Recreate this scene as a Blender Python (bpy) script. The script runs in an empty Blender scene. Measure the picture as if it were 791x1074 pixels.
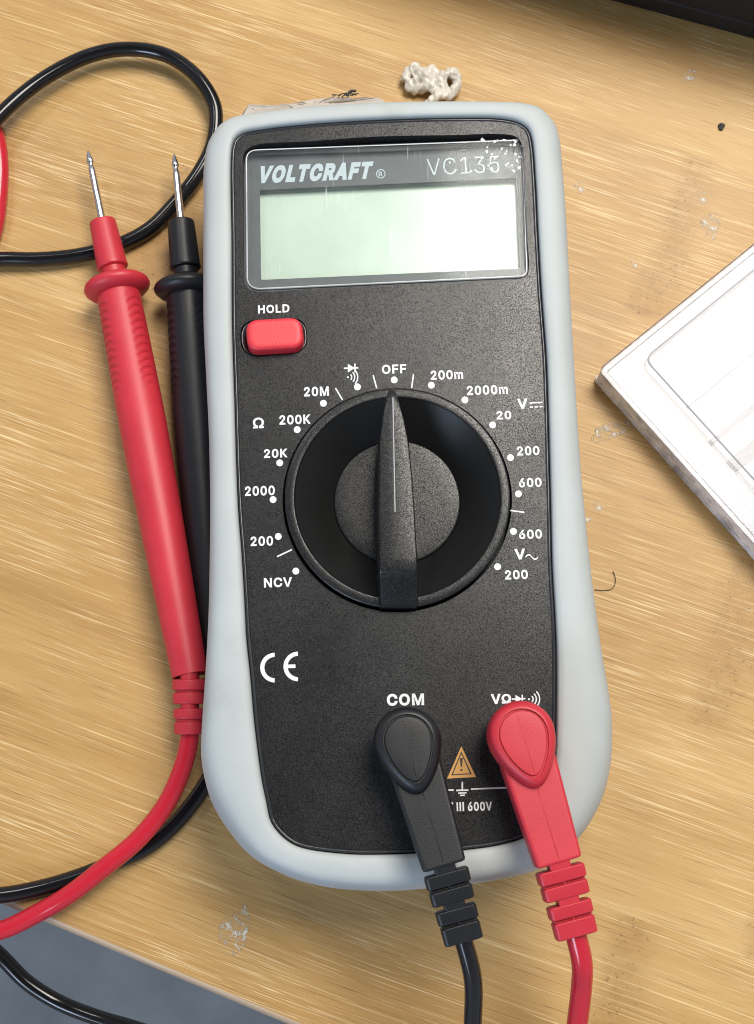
import bpy, bmesh, math, random
from mathutils import Vector, Matrix
S = bpy.context.scene
C = S.collection
R = math.radians
MM = 0.001
# ---------------------------------------------------------------- camera
FPX, TILT, DIST = 1400.0, R(12), 280.0          # focal length in photo pixels, tilt, distance in mm
PW, PH = 791.0, 1074.0
cam_d = bpy.data.cameras.new('camera'); cam = bpy.data.objects.new('camera', cam_d); C.objects.link(cam)
cam_d.sensor_fit = 'VERTICAL'; cam_d.sensor_height = 36; cam_d.lens = 36 * FPX / PH
CAMP = Vector((0, -DIST * math.sin(TILT), DIST * math.cos(TILT)))
cam.location = CAMP * MM; cam.rotation_euler = (TILT, 0, 0)
cam_d.clip_start = 0.01; cam_d.clip_end = 50
cam_d.dof.use_dof = True; cam_d.dof.focus_distance = 0.256; cam_d.dof.aperture_fstop = 40
S.camera = cam
# ---------------------------------------------------------------- light
w = bpy.data.worlds.new('World'); S.world = w; w.use_nodes = True
nt = w.node_tree; bgn = nt.nodes['Background']
tcw = nt.nodes.new('ShaderNodeTexCoord'); sx = nt.nodes.new('ShaderNodeSeparateXYZ'); nt.links.new(tcw.outputs['Generated'], sx.inputs[0])
ab = nt.nodes.new('ShaderNodeMath'); ab.operation = 'ABSOLUTE'; nt.links.new(sx.outputs['Z'], ab.inputs[0])
rw = nt.nodes.new('ShaderNodeValToRGB'); nt.links.new(ab.outputs[0], rw.inputs[0])   # the room: pale walls, dark overhead
re0, re1 = rw.color_ramp.elements; re0.position = .25; re0.color = (.78, .86, 1.0, 1); re1.position = .97; re1.color = (.045, .05, .06, 1)
e_ = rw.color_ramp.elements.new(.7); e_.color = (.50, .56, .66, 1)
nt.links.new(rw.outputs[0], bgn.inputs['Color']); bgn.inputs['Strength'].default_value = 0.5
def area(name, loc, target, sx, sy, power, col):
    d = bpy.data.lights.new(name, 'AREA'); d.shape = 'RECTANGLE'; d.size = sx; d.size_y = sy
    d.energy = power; d.color = col
    o = bpy.data.objects.new(name, d); C.objects.link(o); o.location = loc
    o.rotation_euler = (Vector(target) - Vector(loc)).to_track_quat('-Z', 'Y').to_euler()
    return o
area('ceiling_lamp', (0.345, 0.50, 1.03), (0.345, 0.50, 0), 0.55, 0.62, 18.0, (1.0, 0.94, 0.85))
area('window_light', (-0.55, -0.80, 0.62), (0, 0, 0), 0.35, 0.35, 4.5, (0.62, 0.78, 1.0))
area('side_lamp', (-0.50, 0.72, 1.15), (0, 0, 0), 0.22, 0.22, 2.2, (1.0, 0.97, 0.92))
try: S.cycles.pixel_filter_type = 'BLACKMAN_HARRIS'; S.cycles.filter_width = 1.0
except Exception: pass
S.view_settings.view_transform = 'Standard'; S.view_settings.look = 'None'
S.view_settings.exposure = 0.1; S.view_settings.gamma = 1
try: S.view_settings.use_curve_mapping = False
except Exception: pass

# ---------------------------------------------------------------- helpers
ct, st = math.cos(TILT), math.sin(TILT)
def at(u, v, z=0.0):
    """point (mm) at height z seen at photo position u, v"""
    dx, dy = (u - PW / 2) / FPX, -(v - PH / 2) / FPX
    d = Vector((dx, dy * ct + st, dy * st - ct))
    t = (z - CAMP.z) / d.z
    return CAMP + d * t
def A2(pts, z): return [at(u, v, z) for u, v in pts]

def finish(name, me, mat, parent=None, smooth=True, auto=None):
    xs = [v.co for v in me.vertices]
    lo = Vector((min(c.x for c in xs), min(c.y for c in xs), min(c.z for c in xs)))
    hi = Vector((max(c.x for c in xs), max(c.y for c in xs), max(c.z for c in xs)))
    c = Vector(((lo.x + hi.x) / 2, (lo.y + hi.y) / 2, lo.z))
    me.transform(Matrix.Translation(-c)); me.name = name
    o = bpy.data.objects.new(name, me); C.objects.link(o)
    if parent is not None:
        o.parent = parent; o.location = c - wloc(parent)
    else: o.location = c
    if mat:
        me.materials.clear(); me.materials.append(mat)
    for p in me.polygons: p.use_smooth = smooth
    if smooth and auto:
        try: me.set_sharp_from_angle(angle=R(auto))
        except Exception: pass
        wm = o.modifiers.new('weighted_normal', 'WEIGHTED_NORMAL'); wm.keep_sharp = True; wm.weight = 80
    return o
def wloc(o):
    p = Vector(o.location)
    while o.parent is not None:
        o = o.parent; p += Vector(o.location)
    return p
def mesh(verts, faces):
    me = bpy.data.meshes.new('m'); me.from_pydata([tuple(Vector(v) * MM) for v in verts], [], faces); me.update()
    bm = bmesh.new(); bm.from_mesh(me); bmesh.ops.remove_doubles(bm, verts=bm.verts, dist=1e-7)
    bmesh.ops.recalc_face_normals(bm, faces=bm.faces); bm.to_mesh(me); bm.free()
    return me
def joinm(*mes):
    bm = bmesh.new()
    for m in mes: bm.from_mesh(m)
    me = bpy.data.meshes.new('j'); bm.to_mesh(me); bm.free(); return me
def empty(name, loc, label, cat, group=None):
    o = bpy.data.objects.new(name, None); C.objects.link(o); o.location = Vector(loc) * MM
    o.empty_display_size = 0.01
    o['label'] = label; o['category'] = cat
    if group: o['group'] = group
    return o
def tag(o, label=None, cat=None, group=None, kind=None):
    for k, v in (('label', label), ('category', cat), ('group', group), ('kind', kind)):
        if v: o[k] = v
    return o
def catmull(pts, n=12, closed=False, alpha=0.5):
    P = [Vector(p) for p in pts]; out = []; N = len(P)
    segs = N if closed else N - 1
    for i in range(segs):
        p1, p2 = P[i], P[(i + 1) % N]
        p0 = P[i - 1] if (closed or i > 0) else p1 * 2 - p2
        p3 = P[(i + 2) % N] if (closed or i + 2 < N) else p2 * 2 - p1
        t0 = 0; t1 = t0 + max((p1 - p0).length, 1e-6) ** alpha
        t2 = t1 + max((p2 - p1).length, 1e-6) ** alpha; t3 = t2 + max((p3 - p2).length, 1e-6) ** alpha
        for k in range(n):
            t = t1 + (t2 - t1) * k / n
            a1 = p0 * ((t1 - t) / (t1 - t0)) + p1 * ((t - t0) / (t1 - t0))
            a2 = p1 * ((t2 - t) / (t2 - t1)) + p2 * ((t - t1) / (t2 - t1))
            a3 = p2 * ((t3 - t) / (t3 - t2)) + p3 * ((t - t2) / (t3 - t2))
            b1 = a1 * ((t2 - t) / (t2 - t0)) + a2 * ((t - t0) / (t2 - t0))
            b2 = a2 * ((t3 - t) / (t3 - t1)) + a3 * ((t - t1) / (t3 - t1))
            out.append(b1 * ((t2 - t) / (t2 - t1)) + b2 * ((t - t1) / (t2 - t1)))
    if not closed: out.append(P[-1])
    return out
def loft(rings, cap0=True, cap1=True, closed=True):
    V, F = [], []; n = len(rings[0])
    for r in rings: V += list(r)
    for j in range(len(rings) - 1):
        for i in range(n if closed else n - 1):
            a, b = j * n + i, j * n + (i + 1) % n
            F.append((a, b, b + n, a + n))
    if cap0: F.append(tuple(range(n)))
    if cap1: F.append(tuple((len(rings) - 1) * n + i for i in range(n)))
    return mesh(V, F)
def tube(pts, rad, seg=20, cap=True):
    """sweep along pts (mm); rad number or function of (fraction, angle)"""
    P = [Vector(p) for p in pts]; n = len(P); rings = []
    T = []
    for i in range(n):
        d = P[min(i + 1, n - 1)] - P[max(i - 1, 0)]; T.append(d.normalized())
    up = Vector((0, 0, 1)); nrm = (up - T[0] * up.dot(T[0]))
    if nrm.length < 1e-4: nrm = Vector((1, 0, 0)) - T[0] * T[0].x
    nrm.normalize()
    acc = [0.0]
    for i in range(1, n): acc.append(acc[-1] + (P[i] - P[i - 1]).length)
    for i in range(n):
        nrm = (nrm - T[i] * nrm.dot(T[i])).normalized(); bn = T[i].cross(nrm)
        ring = []
        for k in range(seg):
            a = 2 * math.pi * k / seg
            r = rad(acc[i], a) if callable(rad) else rad
            ring.append(P[i] + (nrm * math.cos(a) + bn * math.sin(a)) * r)
        rings.append(ring)
    return loft(rings, cap, cap)
def lathe_ring(c, r, z, n=128): return [Vector((c.x + r * math.cos(2 * math.pi * k / n), c.y + r * math.sin(2 * math.pi * k / n), z)) for k in range(n)]
def slab(loops, z0, z1, bevel=0.0, res=3):
    """flat piece with holes: loops of points (first outer, the rest holes), mm"""
    cu = bpy.data.curves.new('c', 'CURVE'); cu.dimensions = '2D'; cu.fill_mode = 'BOTH'
    for lp in loops:
        sp = cu.splines.new('POLY'); sp.points.add(len(lp) - 1); sp.use_cyclic_u = True
        for i, p in enumerate(lp): sp.points[i].co = (p[0], p[1], 0, 1)
    h = (z1 - z0) / 2
    cu.extrude = max(h - bevel, 0); cu.bevel_depth = bevel; cu.bevel_resolution = res; cu.offset = -bevel
    o = bpy.data.objects.new('c', cu); C.objects.link(o)
    dg = bpy.context.evaluated_depsgraph_get(); dg.update()
    me = bpy.data.meshes.new_from_object(o.evaluated_get(dg))
    bpy.data.objects.remove(o); bpy.data.curves.remove(cu)
    me.transform(Matrix.Translation((0, 0, (z0 + z1) / 2))); me.transform(Matrix.Scale(MM, 4))
    bm = bmesh.new(); bm.from_mesh(me); bmesh.ops.remove_doubles(bm, verts=bm.verts, dist=2e-6)
    bmesh.ops.recalc_face_normals(bm, faces=bm.faces); bm.to_mesh(me); bm.free()
    return me
def roundpoly(pts, r, n=8):
    """round the corners of a polygon of 2D/3D points; r a number or list"""
    P = [Vector((p[0], p[1])) for p in pts]; out = []; N = len(P)
    for i in range(N):
        rr = r[i] if isinstance(r, (list, tuple)) else r
        a, b, c = P[i - 1], P[i], P[(i + 1) % N]
        d1, d2 = (a - b).normalized(), (c - b).normalized()
        ang = d1.angle(d2); L = rr / math.tan(ang / 2)
        L = min(L, (a - b).length * .49, (c - b).length * .49)
        p1, p2 = b + d1 * L, b + d2 * L
        for k in range(n + 1):
            t = k / n
            out.append(p1 * (1 - t) ** 2 + b * 2 * t * (1 - t) * .9 + (p1 + p2) * .1 * t * (1 - t) + p2 * t * t)
    return out
def box_rounded(pts, z0, z1, bevel, r=0.5): return slab([roundpoly(pts, r)], z0, z1, bevel)

# ---------------------------------------------------------------- materials
def mat(name):
    m = bpy.data.materials.new(name); m.use_nodes = True
    nt = m.node_tree; return m, nt, nt.nodes['Principled BSDF'], nt.nodes.new, nt.links.new
def noise(nt, vec, scale, detail=3, rough=.55):
    n = nt.nodes.new('ShaderNodeTexNoise'); n.inputs['Scale'].default_value = scale
    n.inputs['Detail'].default_value = detail; n.inputs['Roughness'].default_value = rough
    nt.links.new(vec, n.inputs['Vector']); return n.outputs['Fac']
def ramp(nt, fac, stops):
    n = nt.nodes.new('ShaderNodeValToRGB'); e = n.color_ramp.elements
    while len(e) < len(stops): e.new(0.5)
    for el, (p, c) in zip(e, stops):
        el.position = p; el.color = (c, c, c, 1) if isinstance(c, (int, float)) else (*c, 1)
    nt.links.new(fac, n.inputs['Fac']); return n.outputs['Color']
def mixc(nt, fac, a, b, mode='MIX'):
    n = nt.nodes.new('ShaderNodeMix'); n.data_type = 'RGBA'; n.blend_type = mode
    for s, v in ((0, fac), (6, a), (7, b)):
        if hasattr(v, 'links') or hasattr(v, 'is_output'): nt.links.new(v, n.inputs[s])
        else: n.inputs[s].default_value = v if s == 0 else (*v, 1)
    return n.outputs[2]
def mth(nt, op, a, b=0.0, c=None, clamp=False):
    n = nt.nodes.new('ShaderNodeMath'); n.operation = op; n.use_clamp = clamp
    for i, v in enumerate((a, b) if c is None else (a, b, c)):
        if hasattr(v, 'is_output'): nt.links.new(v, n.inputs[i])
        else: n.inputs[i].default_value = v
    return n.outputs[0]
def bump(nt, h, strength, dist, normal=None):
    n = nt.nodes.new('ShaderNodeBump'); n.inputs['Strength'].default_value = strength
    n.inputs['Distance'].default_value = dist; nt.links.new(h, n.inputs['Height'])
    if normal is not None: nt.links.new(normal, n.inputs['Normal'])
    return n.outputs['Normal']
def plastic(name, col, rough=.5, grain=2600, bs=.5, bd=.00006, vary=.12, spec=.5, speck=0.0, wear=None):
    m, nt, p, N, L = mat(name)
    tc = N('ShaderNodeTexCoord').outputs['Object']
    vo = N('ShaderNodeTexVoronoi'); vo.inputs['Scale'].default_value = grain * 1.9; L(tc, vo.inputs['Vector'])
    vs = N('ShaderNodeSeparateColor'); L(vo.outputs['Color'], vs.inputs[0])
    n1 = vs.outputs[0] if speck else noise(nt, tc, grain, 2, .6); n2 = noise(nt, tc, 60, 4, .6)
    dark = tuple(c * (1 - vary) for c in col); lite = tuple(min(1, c * (1 + vary)) for c in col)
    colr = mixc(nt, ramp(nt, n2, [(.3, 0), (.7, 1)]), dark, lite)
    if speck:
        sp = ramp(nt, vs.outputs[1], [(.7, 0), (1.0, 1)])
        colr = mixc(nt, mth(nt, 'MULTIPLY', sp, speck * .45), colr, tuple(min(1, c * 3 + .06) for c in col))
        L(mth(nt, 'ADD', mth(nt, 'MULTIPLY', vs.outputs[2], spec * 1.3), spec * .25), p.inputs['Specular IOR Level'])
    if wear:
        wn = ramp(nt, noise(nt, tc, 45, 6, .7), [(.62, 0), (.75, 1)])
        colr = mixc(nt, mth(nt, 'MULTIPLY', wn, .5), colr, wear)
    L(colr, p.inputs['Base Color'])
    L(ramp(nt, n2, [(.2, max(0, rough - .06)), (.8, min(1, rough + .08))]), p.inputs['Roughness'])
    if not speck: p.inputs['Specular IOR Level'].default_value = spec
    if bs: L(bump(nt, n1, bs, bd), p.inputs['Normal'])
    return m
M_panel = plastic('textured_black_plastic', (.0095, .010, .011), .29, 3400, 1.0, .00007, .1, .5, speck=.45)
M_knob = plastic('satin_black_plastic', (.0105, .011, .012), .31, 3600, .9, .00006, .1, .5, speck=.35)
M_knobsm = plastic('smooth_black_plastic', (.006, .006, .006), .34, 2600, .15, .00003, .1, .35)
M_holster = plastic('grey_rubber', (.44, .475, .475), .55, 3500, .25, .00004, .05, .4, wear=(.35, .375, .355))
M_red = plastic('red_rubber', (.52, .026, .042), .42, 4300, .5, .00006, .1, .5)
M_redbtn = plastic('red_button_plastic', (.66, .035, .05), .42, 2600, .6, .00007, .08, .5)
M_redcab = plastic('red_cable_skin', (.52, .018, .035), .13, 1500, .05, .00003, .06, .5)
M_blk = plastic('black_rubber', (.008, .009, .011), .40, 4300, .5, .00006, .1, .5)
M_blkcab = plastic('black_cable_skin', (.007, .007, .008), .13, 1500, .05, .00003, .06, .5)
M_gloss = plastic('dark_glossy_plastic', (.03, .032, .038), .15, 900, .1, .00003, .1, .6)
M_case = plastic('matt_black_case', (.010, .010, .011), .6, 1800, .4, .00008, .1, .3)
M_white = plastic('white_print', (.72, .74, .76), .5, 3000, .2, .00003, .03)
M_greyprint = plastic('pale_grey_print', (.55, .62, .68), .5, 3000, .1, .00003, .03)
M_dimline = plastic('worn_grey_print', (.30, .32, .34), .4, 3000, .2, .00003, .2)
M_orange = plastic('ochre_print', (.62, .33, .09), .5, 3000, .3, .00004, .08)
M_blackprint = plastic('black_print', (.02, .02, .02), .5, 3000, .1, .00003, .03)
M_mask = plastic('dark_grey_window_mask', (.07, .08, .09), .4, 3000, .1, .00003, .08)
M_lcd = plastic('green_grey_lcd', (.60, .71, .61), .20, 2200, .12, .00002, .03, .8)
M_debris = plastic('dusty_beige_tape', (.50, .45, .40), .7, 700, .5, .0001, .15)
M_soot = plastic('dark_fluff', (.05, .05, .05), .8, 900, .3, .0001, .2)
def metal():
    m, nt, p, N, L = mat('nickel_metal')
    p.inputs['Base Color'].default_value = (.62, .61, .62, 1); p.inputs['Metallic'].default_value = 1
    tc = N('ShaderNodeTexCoord').outputs['Object']
    L(ramp(nt, noise(nt, tc, 400, 3), [(.3, .12), (.7, .30)]), p.inputs['Roughness']); return m
M_metal = metal()
def clear(name, tint=(1, 1, 1), rough=.03, ior=1.5, haze=0.0, hz=(.9, .92, .95), scratch=0.0):
    m, nt, p, N, L = mat(name); nt.nodes.remove(p)
    out = [n for n in nt.nodes if n.type == 'OUTPUT_MATERIAL'][0]
    tr = N('ShaderNodeBsdfTransparent'); tr.inputs['Color'].default_value = (*tint, 1)
    gl = N('ShaderNodeBsdfGlossy'); gl.inputs['Roughness'].default_value = rough
    fr = N('ShaderNodeFresnel'); fr.inputs['IOR'].default_value = ior
    mx = N('ShaderNodeMixShader'); L(fr.outputs[0], mx.inputs[0]); L(tr.outputs[0], mx.inputs[1]); L(gl.outputs[0], mx.inputs[2])
    tc = N('ShaderNodeTexCoord').outputs['Object']
    nb = bump(nt, noise(nt, tc, 60, 2), .06, .0001); L(nb, gl.inputs['Normal'])
    last = mx.outputs[0]
    if haze or scratch:
        df = N('ShaderNodeBsdfDiffuse'); df.inputs['Color'].default_value = (*hz, 1)
        fac = mth(nt, 'MULTIPLY', ramp(nt, noise(nt, tc, 160, 6, .7), [(.35, .2), (.75, 1)]), haze)
        if scratch:
            mp = N('ShaderNodeMapping'); L(tc, mp.inputs['Vector']); mp.inputs['Scale'].default_value = (1, .05, 1)
            mp.inputs['Rotation'].default_value = (0, 0, R(3))
            s1 = ramp(nt, noise(nt, mp.outputs[0], 1500, 2, .5), [(.66, 0), (.73, 1)])
            s2 = ramp(nt, noise(nt, tc, 90, 3), [(.48, 0), (.62, 1)])
            fac = mth(nt, 'ADD', fac, mth(nt, 'MULTIPLY', mth(nt, 'MULTIPLY', s1, s2), scratch), clamp=True)
        m2 = N('ShaderNodeMixShader'); L(fac, m2.inputs[0]); L(last, m2.inputs[1]); L(df.outputs[0], m2.inputs[2]); last = m2.outputs[0]
    L(last, out.inputs['Surface']); return m
M_glass = clear('clear_window_plastic', (.96, .98, .98), .09, 1.22, haze=.035, scratch=.45)
M_clearbox = clear('clear_case_plastic', (.97, .97, .98), .13, 1.33, haze=.08, hz=(.9, .9, .93))
M_casewall = clear('milky_case_plastic', (.95, .95, .97), .15, 1.5, haze=1.5, hz=(.92, .90, .93))
M_tray = plastic('translucent_white_tray', (.44, .44, .46), .35, 900, .1, .00003, .03)
M_trayg = plastic('pale_grey_strip', (.22, .22, .26), .4, 900, .1, .00003, .05)
def glue():
    m, nt, p, N, L = mat('dried_glue'); out = [n for n in nt.nodes if n.type == 'OUTPUT_MATERIAL'][0]
    p.inputs['Base Color'].default_value = (.85, .80, .68, 1); p.inputs['Roughness'].default_value = .25
    tc = N('ShaderNodeTexCoord').outputs['Object']; nz = noise(nt, tc, 900, 5, .7)
    L(bump(nt, nz, 1, .0003), p.inputs['Normal'])
    tr = N('ShaderNodeBsdfTransparent'); mx = N('ShaderNodeMixShader')
    L(ramp(nt, noise(nt, tc, 700, 4, .7), [(.50, .02), (.64, .8)]), mx.inputs[0]); L(tr.outputs[0], mx.inputs[1]); L(p.outputs[0], mx.inputs[2])
    L(mx.outputs[0], out.inputs['Surface']); return m
M_glue = glue()
M_hotglue = plastic('cloudy_white_glue', (.66, .63, .56), .28, 350, .5, .0004, .22, .5)
_b = M_hotglue.node_tree.nodes['Principled BSDF']; _b.inputs['Subsurface Weight'].default_value = .6; _b.inputs['Subsurface Scale'].default_value = .001; _b.inputs['Subsurface Radius'].default_value = (1, 1, 1)
GRAIN = R(-19.5)
def wood(edge=False):
    m, nt, p, N, L = mat('bamboo_edge' if edge else 'bamboo_wood')
    tc = N('ShaderNodeNewGeometry').outputs['Position']
    rot = N('ShaderNodeMapping'); rot.vector_type = 'POINT'; rot.inputs['Rotation'].default_value = (0, 0, -GRAIN); L(tc, rot.inputs['Vector'])
    wob = noise(nt, rot.outputs[0], 5, 1)
    sep = N('ShaderNodeSeparateXYZ'); L(rot.outputs[0], sep.inputs[0])
    s = sep.outputs['X']; t = mth(nt, 'ADD', sep.outputs['Y'], mth(nt, 'MULTIPLY', mth(nt, 'SUBTRACT', wob, .5), .006))
    # bamboo strips 21 mm wide
    strip = mth(nt, 'FLOOR', mth(nt, 'DIVIDE', mth(nt, 'ADD', sep.outputs['Y'], .54), .04))
    wn = N('ShaderNodeTexWhiteNoise'); wn.noise_dimensions = '1D'; L(strip, wn.inputs['W']); rnd = wn.outputs['Value']
    def stretched(ax, ay, sc, det=3, off=True):
        c = N('ShaderNodeCombineXYZ'); L(mth(nt, 'MULTIPLY', s, ax), c.inputs[0]); L(mth(nt, 'MULTIPLY', t, ay), c.inputs[1])
        if off: L(mth(nt, 'MULTIPLY', rnd, 7.0), c.inputs[2])
        return noise(nt, c.outputs[0], sc, det, .55)
    tone = stretched(6, 45, 1.0, 4)
    base = ramp(nt, tone, [(.25, (.34, .185, .060)), (.45, (.465, .278, .098)), (.6, (.545, .345, .135)), (.8, (.61, .41, .175))])
    base = mixc(nt, mth(nt, 'MULTIPLY', rnd, .45), base, (.42, .235, .068))
    # fine pale and dark fibres; the pale ones also carry silvery sheen as colour
    f1 = ramp(nt, stretched(70, 4600, 1.0, 3), [(.56, 0), (.65, 1)])
    patch = ramp(nt, stretched(22, 60, 1.0, 2), [(.38, .15), (.62, 1)])
    f1 = mth(nt, 'MULTIPLY', f1, patch)
    base = mixc(nt, mth(nt, 'MULTIPLY', f1, .62), base, (.90, .73, .44))
    f2 = ramp(nt, stretched(50, 3600, 1.3, 3), [(.58, 0), (.68, 1)])
    base = mixc(nt, mth(nt, 'MULTIPLY', f2, .7), base, (.25, .13, .045))
    f3 = ramp(nt, stretched(34, 2600, 1.0, 2), [(.63, 0), (.70, 1)])
    base = mixc(nt, mth(nt, 'MULTIPLY', f3, .6), base, (.85, .65, .34))
    f4 = ramp(nt, stretched(120, 6500, 1.0, 2), [(.35, 0), (.65, 1)])
    base = mixc(nt, mth(nt, 'MULTIPLY', f4, .15), base, (.34, .19, .06))
    # growth nodes: a brown band across each strip
    sr = N('ShaderNodeValToRGB'); sr.color_ramp.interpolation = 'CONSTANT'; L(mth(nt, 'DIVIDE', mth(nt, 'SUBTRACT', strip, 7.5), 12.0), sr.inputs[0])
    E = sr.color_ramp.elements; P_ = (150, 60, 175, 75, 100, 78, 185, 40, 120, 20, 160, 90)     # where each strip has its node, mm
    while len(E) < 12: E.new(.5)
    for k_ in range(12): E[k_].position = k_ / 12; E[k_].color = (P_[k_] / 250,) * 3 + (1,)
    jit = mth(nt, 'MULTIPLY', mth(nt, 'SUBTRACT', noise(nt, tc, 260, 3), .5), .005)
    jit = mth(nt, 'ADD', jit, mth(nt, 'MULTIPLY', mth(nt, 'SUBTRACT', noise(nt, tc, 40, 1), .5), .012))
    ph = mth(nt, 'MODULO', mth(nt, 'ADD', mth(nt, 'SUBTRACT', mth(nt, 'ADD', s, jit), mth(nt, 'MULTIPLY', sr.outputs[0], .25)), .25 * 8 + .005), .25)
    nd = ramp(nt, mth(nt, 'DIVIDE', ph, .012), [(0.0, 0), (.3, 1), (.55, 1), (1.0, 0)])
    nd = mth(nt, 'MULTIPLY', nd, ramp(nt, noise(nt, tc, 420, 4, .65), [(.3, .25), (.7, 1)]))
    base = mixc(nt, mth(nt, 'MULTIPLY', nd, .45), base, (.26, .13, .035))
    dots = ramp(nt, noise(nt, tc, 1100, 2), [(.62, 0), (.70, 1)])
    base = mixc(nt, mth(nt, 'MULTIPLY', mth(nt, 'MULTIPLY', dots, nd), .8), base, (.06, .03, .015))
    if edge: base = mixc(nt, .65, base, (.50, .40, .32))
    L(base, p.inputs['Base Color'])
    L(ramp(nt, tone, [(.3, .40), (.7, .52)]), p.inputs['Roughness']); p.inputs['Specular IOR Level'].default_value = .4
    L(bump(nt, stretched(30, 1300, 1.0, 3), .3, .00012), p.inputs['Normal'])
    return m
NODEX = 92.0
M_wood = wood(); M_edge = wood(True)

# ---------------------------------------------------------------- setting: floor
def floor_mat():
    m, nt, p, N, L = mat('grey_floor'); tc = N('ShaderNodeTexCoord').outputs['Object']
    L(ramp(nt, noise(nt, tc, 7, 5, .6), [(.3, (.24, .26, .27)), (.7, (.46, .48, .49))]), p.inputs['Base Color'])
    p.inputs['Roughness'].default_value = .6; return m
fl = finish('floor', mesh([(-3000, -3000, -740), (3000, -3000, -740), (3000, 3000, -740), (-3000, 3000, -740)], [(0, 1, 2, 3)]), floor_mat(), smooth=False)
tag(fl, kind='structure')

# ---------------------------------------------------------------- table
def d2(a, b): v = Vector((b[0] - a[0], b[1] - a[1])); return v.normalized()
e0, e1 = at(52.6, 969, -1.8), at(299, 1073, -1.8)
ed = d2(e0, e1); en = Vector((-ed.y, ed.x))                # along the edge, and inward
B0 = Vector((e0.x, e0.y))
tp = [B0 - ed * 420, B0 + ed * 520, B0 + ed * 520 + en * 620, B0 - ed * 420 + en * 620]
tb = empty('table', ((tp[0].x + tp[2].x) / 2, (tp[0].y + tp[2].y) / 2, -18), 'bamboo wooden table top that everything lies on, one edge at the lower left', 'table')
me = slab([roundpoly(tp, 3)], -18, 0, 1.9, 4)
top = finish('tabletop', me, M_wood, tb, True, 40)
me.materials.append(M_edge)
for f in me.polygons:
    if f.normal.z < .93: f.material_index = 1
top.location = top.location  # keeps object origin; grain mapping is in object space

# ---------------------------------------------------------------- multimeter outlines
ZP = 30.0                                                   # front panel height
hol = [(211,165),(211,220),(211.5,280),(212.5,340),(216,400),(219.5,461),(221.5,534),(221.5,590),(221,640),(219.5,682),(217,724),(214,766),(213,794),(217,819),(225,844),(242,872),(264,897),(298,916),(340,929),(400,934),(450,931),(496,926),(535,919),(563,911),(587,896),(606,877),(618,860),(630,835),(637,807),(639,780),(638.6,757),(634,724),(627,682),(623,650),(617,596),(612,541),(608,490),(603.5,400),(600,317),(598,267),(596,216),(592.5,161),(590,138),(585,124),(572,113),(552,108.5),(520,107.5),(476,107),(400,108),(326,112),(276,118),(243,123.5),(225,132),(215,145)]
pan = [(242.5,160),(243,250),(243.5,340),(246,420),(248,490),(250,535),(253.6,581),(257,638),(258.6,668),(263,710),(266.5,752),(271,791),(275,819),(279.6,841),(284,861),(295,876),(309,886),(326,891),(367,895.6),(400,896),(450,894),(490,891),(524,886),(550,878),(566,866),(574,848),(580,815),(583,780),(583.6,752),(583.6,682),(582.5,650),(579.5,596),(578,535),(577,496),(573.5,380),(570.5,338),(568,305),(564.5,242),(562,191),(558,146),(554,135.5),(544,128.5),(526,124.5),(476,123.5),(400,125.5),(326,130),(276,135.5),(253,140.5),(245,148)]
ZH = 18.0
HO = catmull([at(u, v, 27 + (18 - 27) * max(0, min(1, (v - 160) / 540))) for u, v in hol], 10, True); PO = catmull([at(u, v, ZP) for u, v in pan], 10, True)
cen = at(414, 525, 25)
def polar(loop, n=360):
    """resample a closed loop by (stretched) angle about the centre"""
    P = [(math.atan2((p.y - cen.y) / 2.0, p.x - cen.x), Vector((p.x, p.y))) for p in loop]
    out = []
    for k in range(n):
        a = -math.pi + 2 * math.pi * (k + .5) / n
        d = Vector((math.cos(a), 2.0 * math.sin(a))); best = None
        for i in range(len(P)):
            p, q = P[i][1], P[(i + 1) % len(P)][1]; p0 = Vector((cen.x, cen.y)); e = q - p
            den = d.x * e.y - d.y * e.x
            if abs(den) < 1e-9: continue
            w_ = p - p0; t_ = (w_.x * e.y - w_.y * e.x) / den; u_ = (w_.x * d.y - w_.y * d.x) / den
            if t_ > 0 and -1e-6 <= u_ <= 1 + 1e-6: best = p0 + d * t_; break
        out.append(best if best is not None else out[-1])
    return out
HOp, POp = polar(HO), polar(PO)
mm = empty('multimeter', (cen.x, cen.y, 0), 'black digital multimeter in a pale grey rubber holster, lying face up on the wood', 'multimeter')
def off(p, q, d):
    """point moved from outer p towards inner q by d mm"""
    v = (q - p); return p + v.normalized() * d
def ring(du, z, frac=False):
    out = []
    for p, q in zip(HOp, POp):
        gap = (q - p).length
        pt = p + (q - p) * du if frac else off(p, q, du)
        out.append(Vector((pt.x, pt.y, z)))
    return out
rings = [ring(9, 0), ring(6, 0), ring(4.6, .7), ring(4.0, 3), ring(2.6, 7), ring(1.0, 11.5), ring(.2, 15.5), ring(0, 18.5), ring(.15, 21.5)]
for fr, z in ((.05, 24.8), (.12, 27.4), (.21, 29.2), (.33, 30.2), (.48, 30.75), (.66, 31.0), (.86, 31.0), (.955, 30.75), (.985, 30.2), (.99, 28.0), (.99, 24.0)):
    rings.append(ring(fr, z, True))
finish('holster', loft(rings, True, False), M_holster, mm, True)
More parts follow.
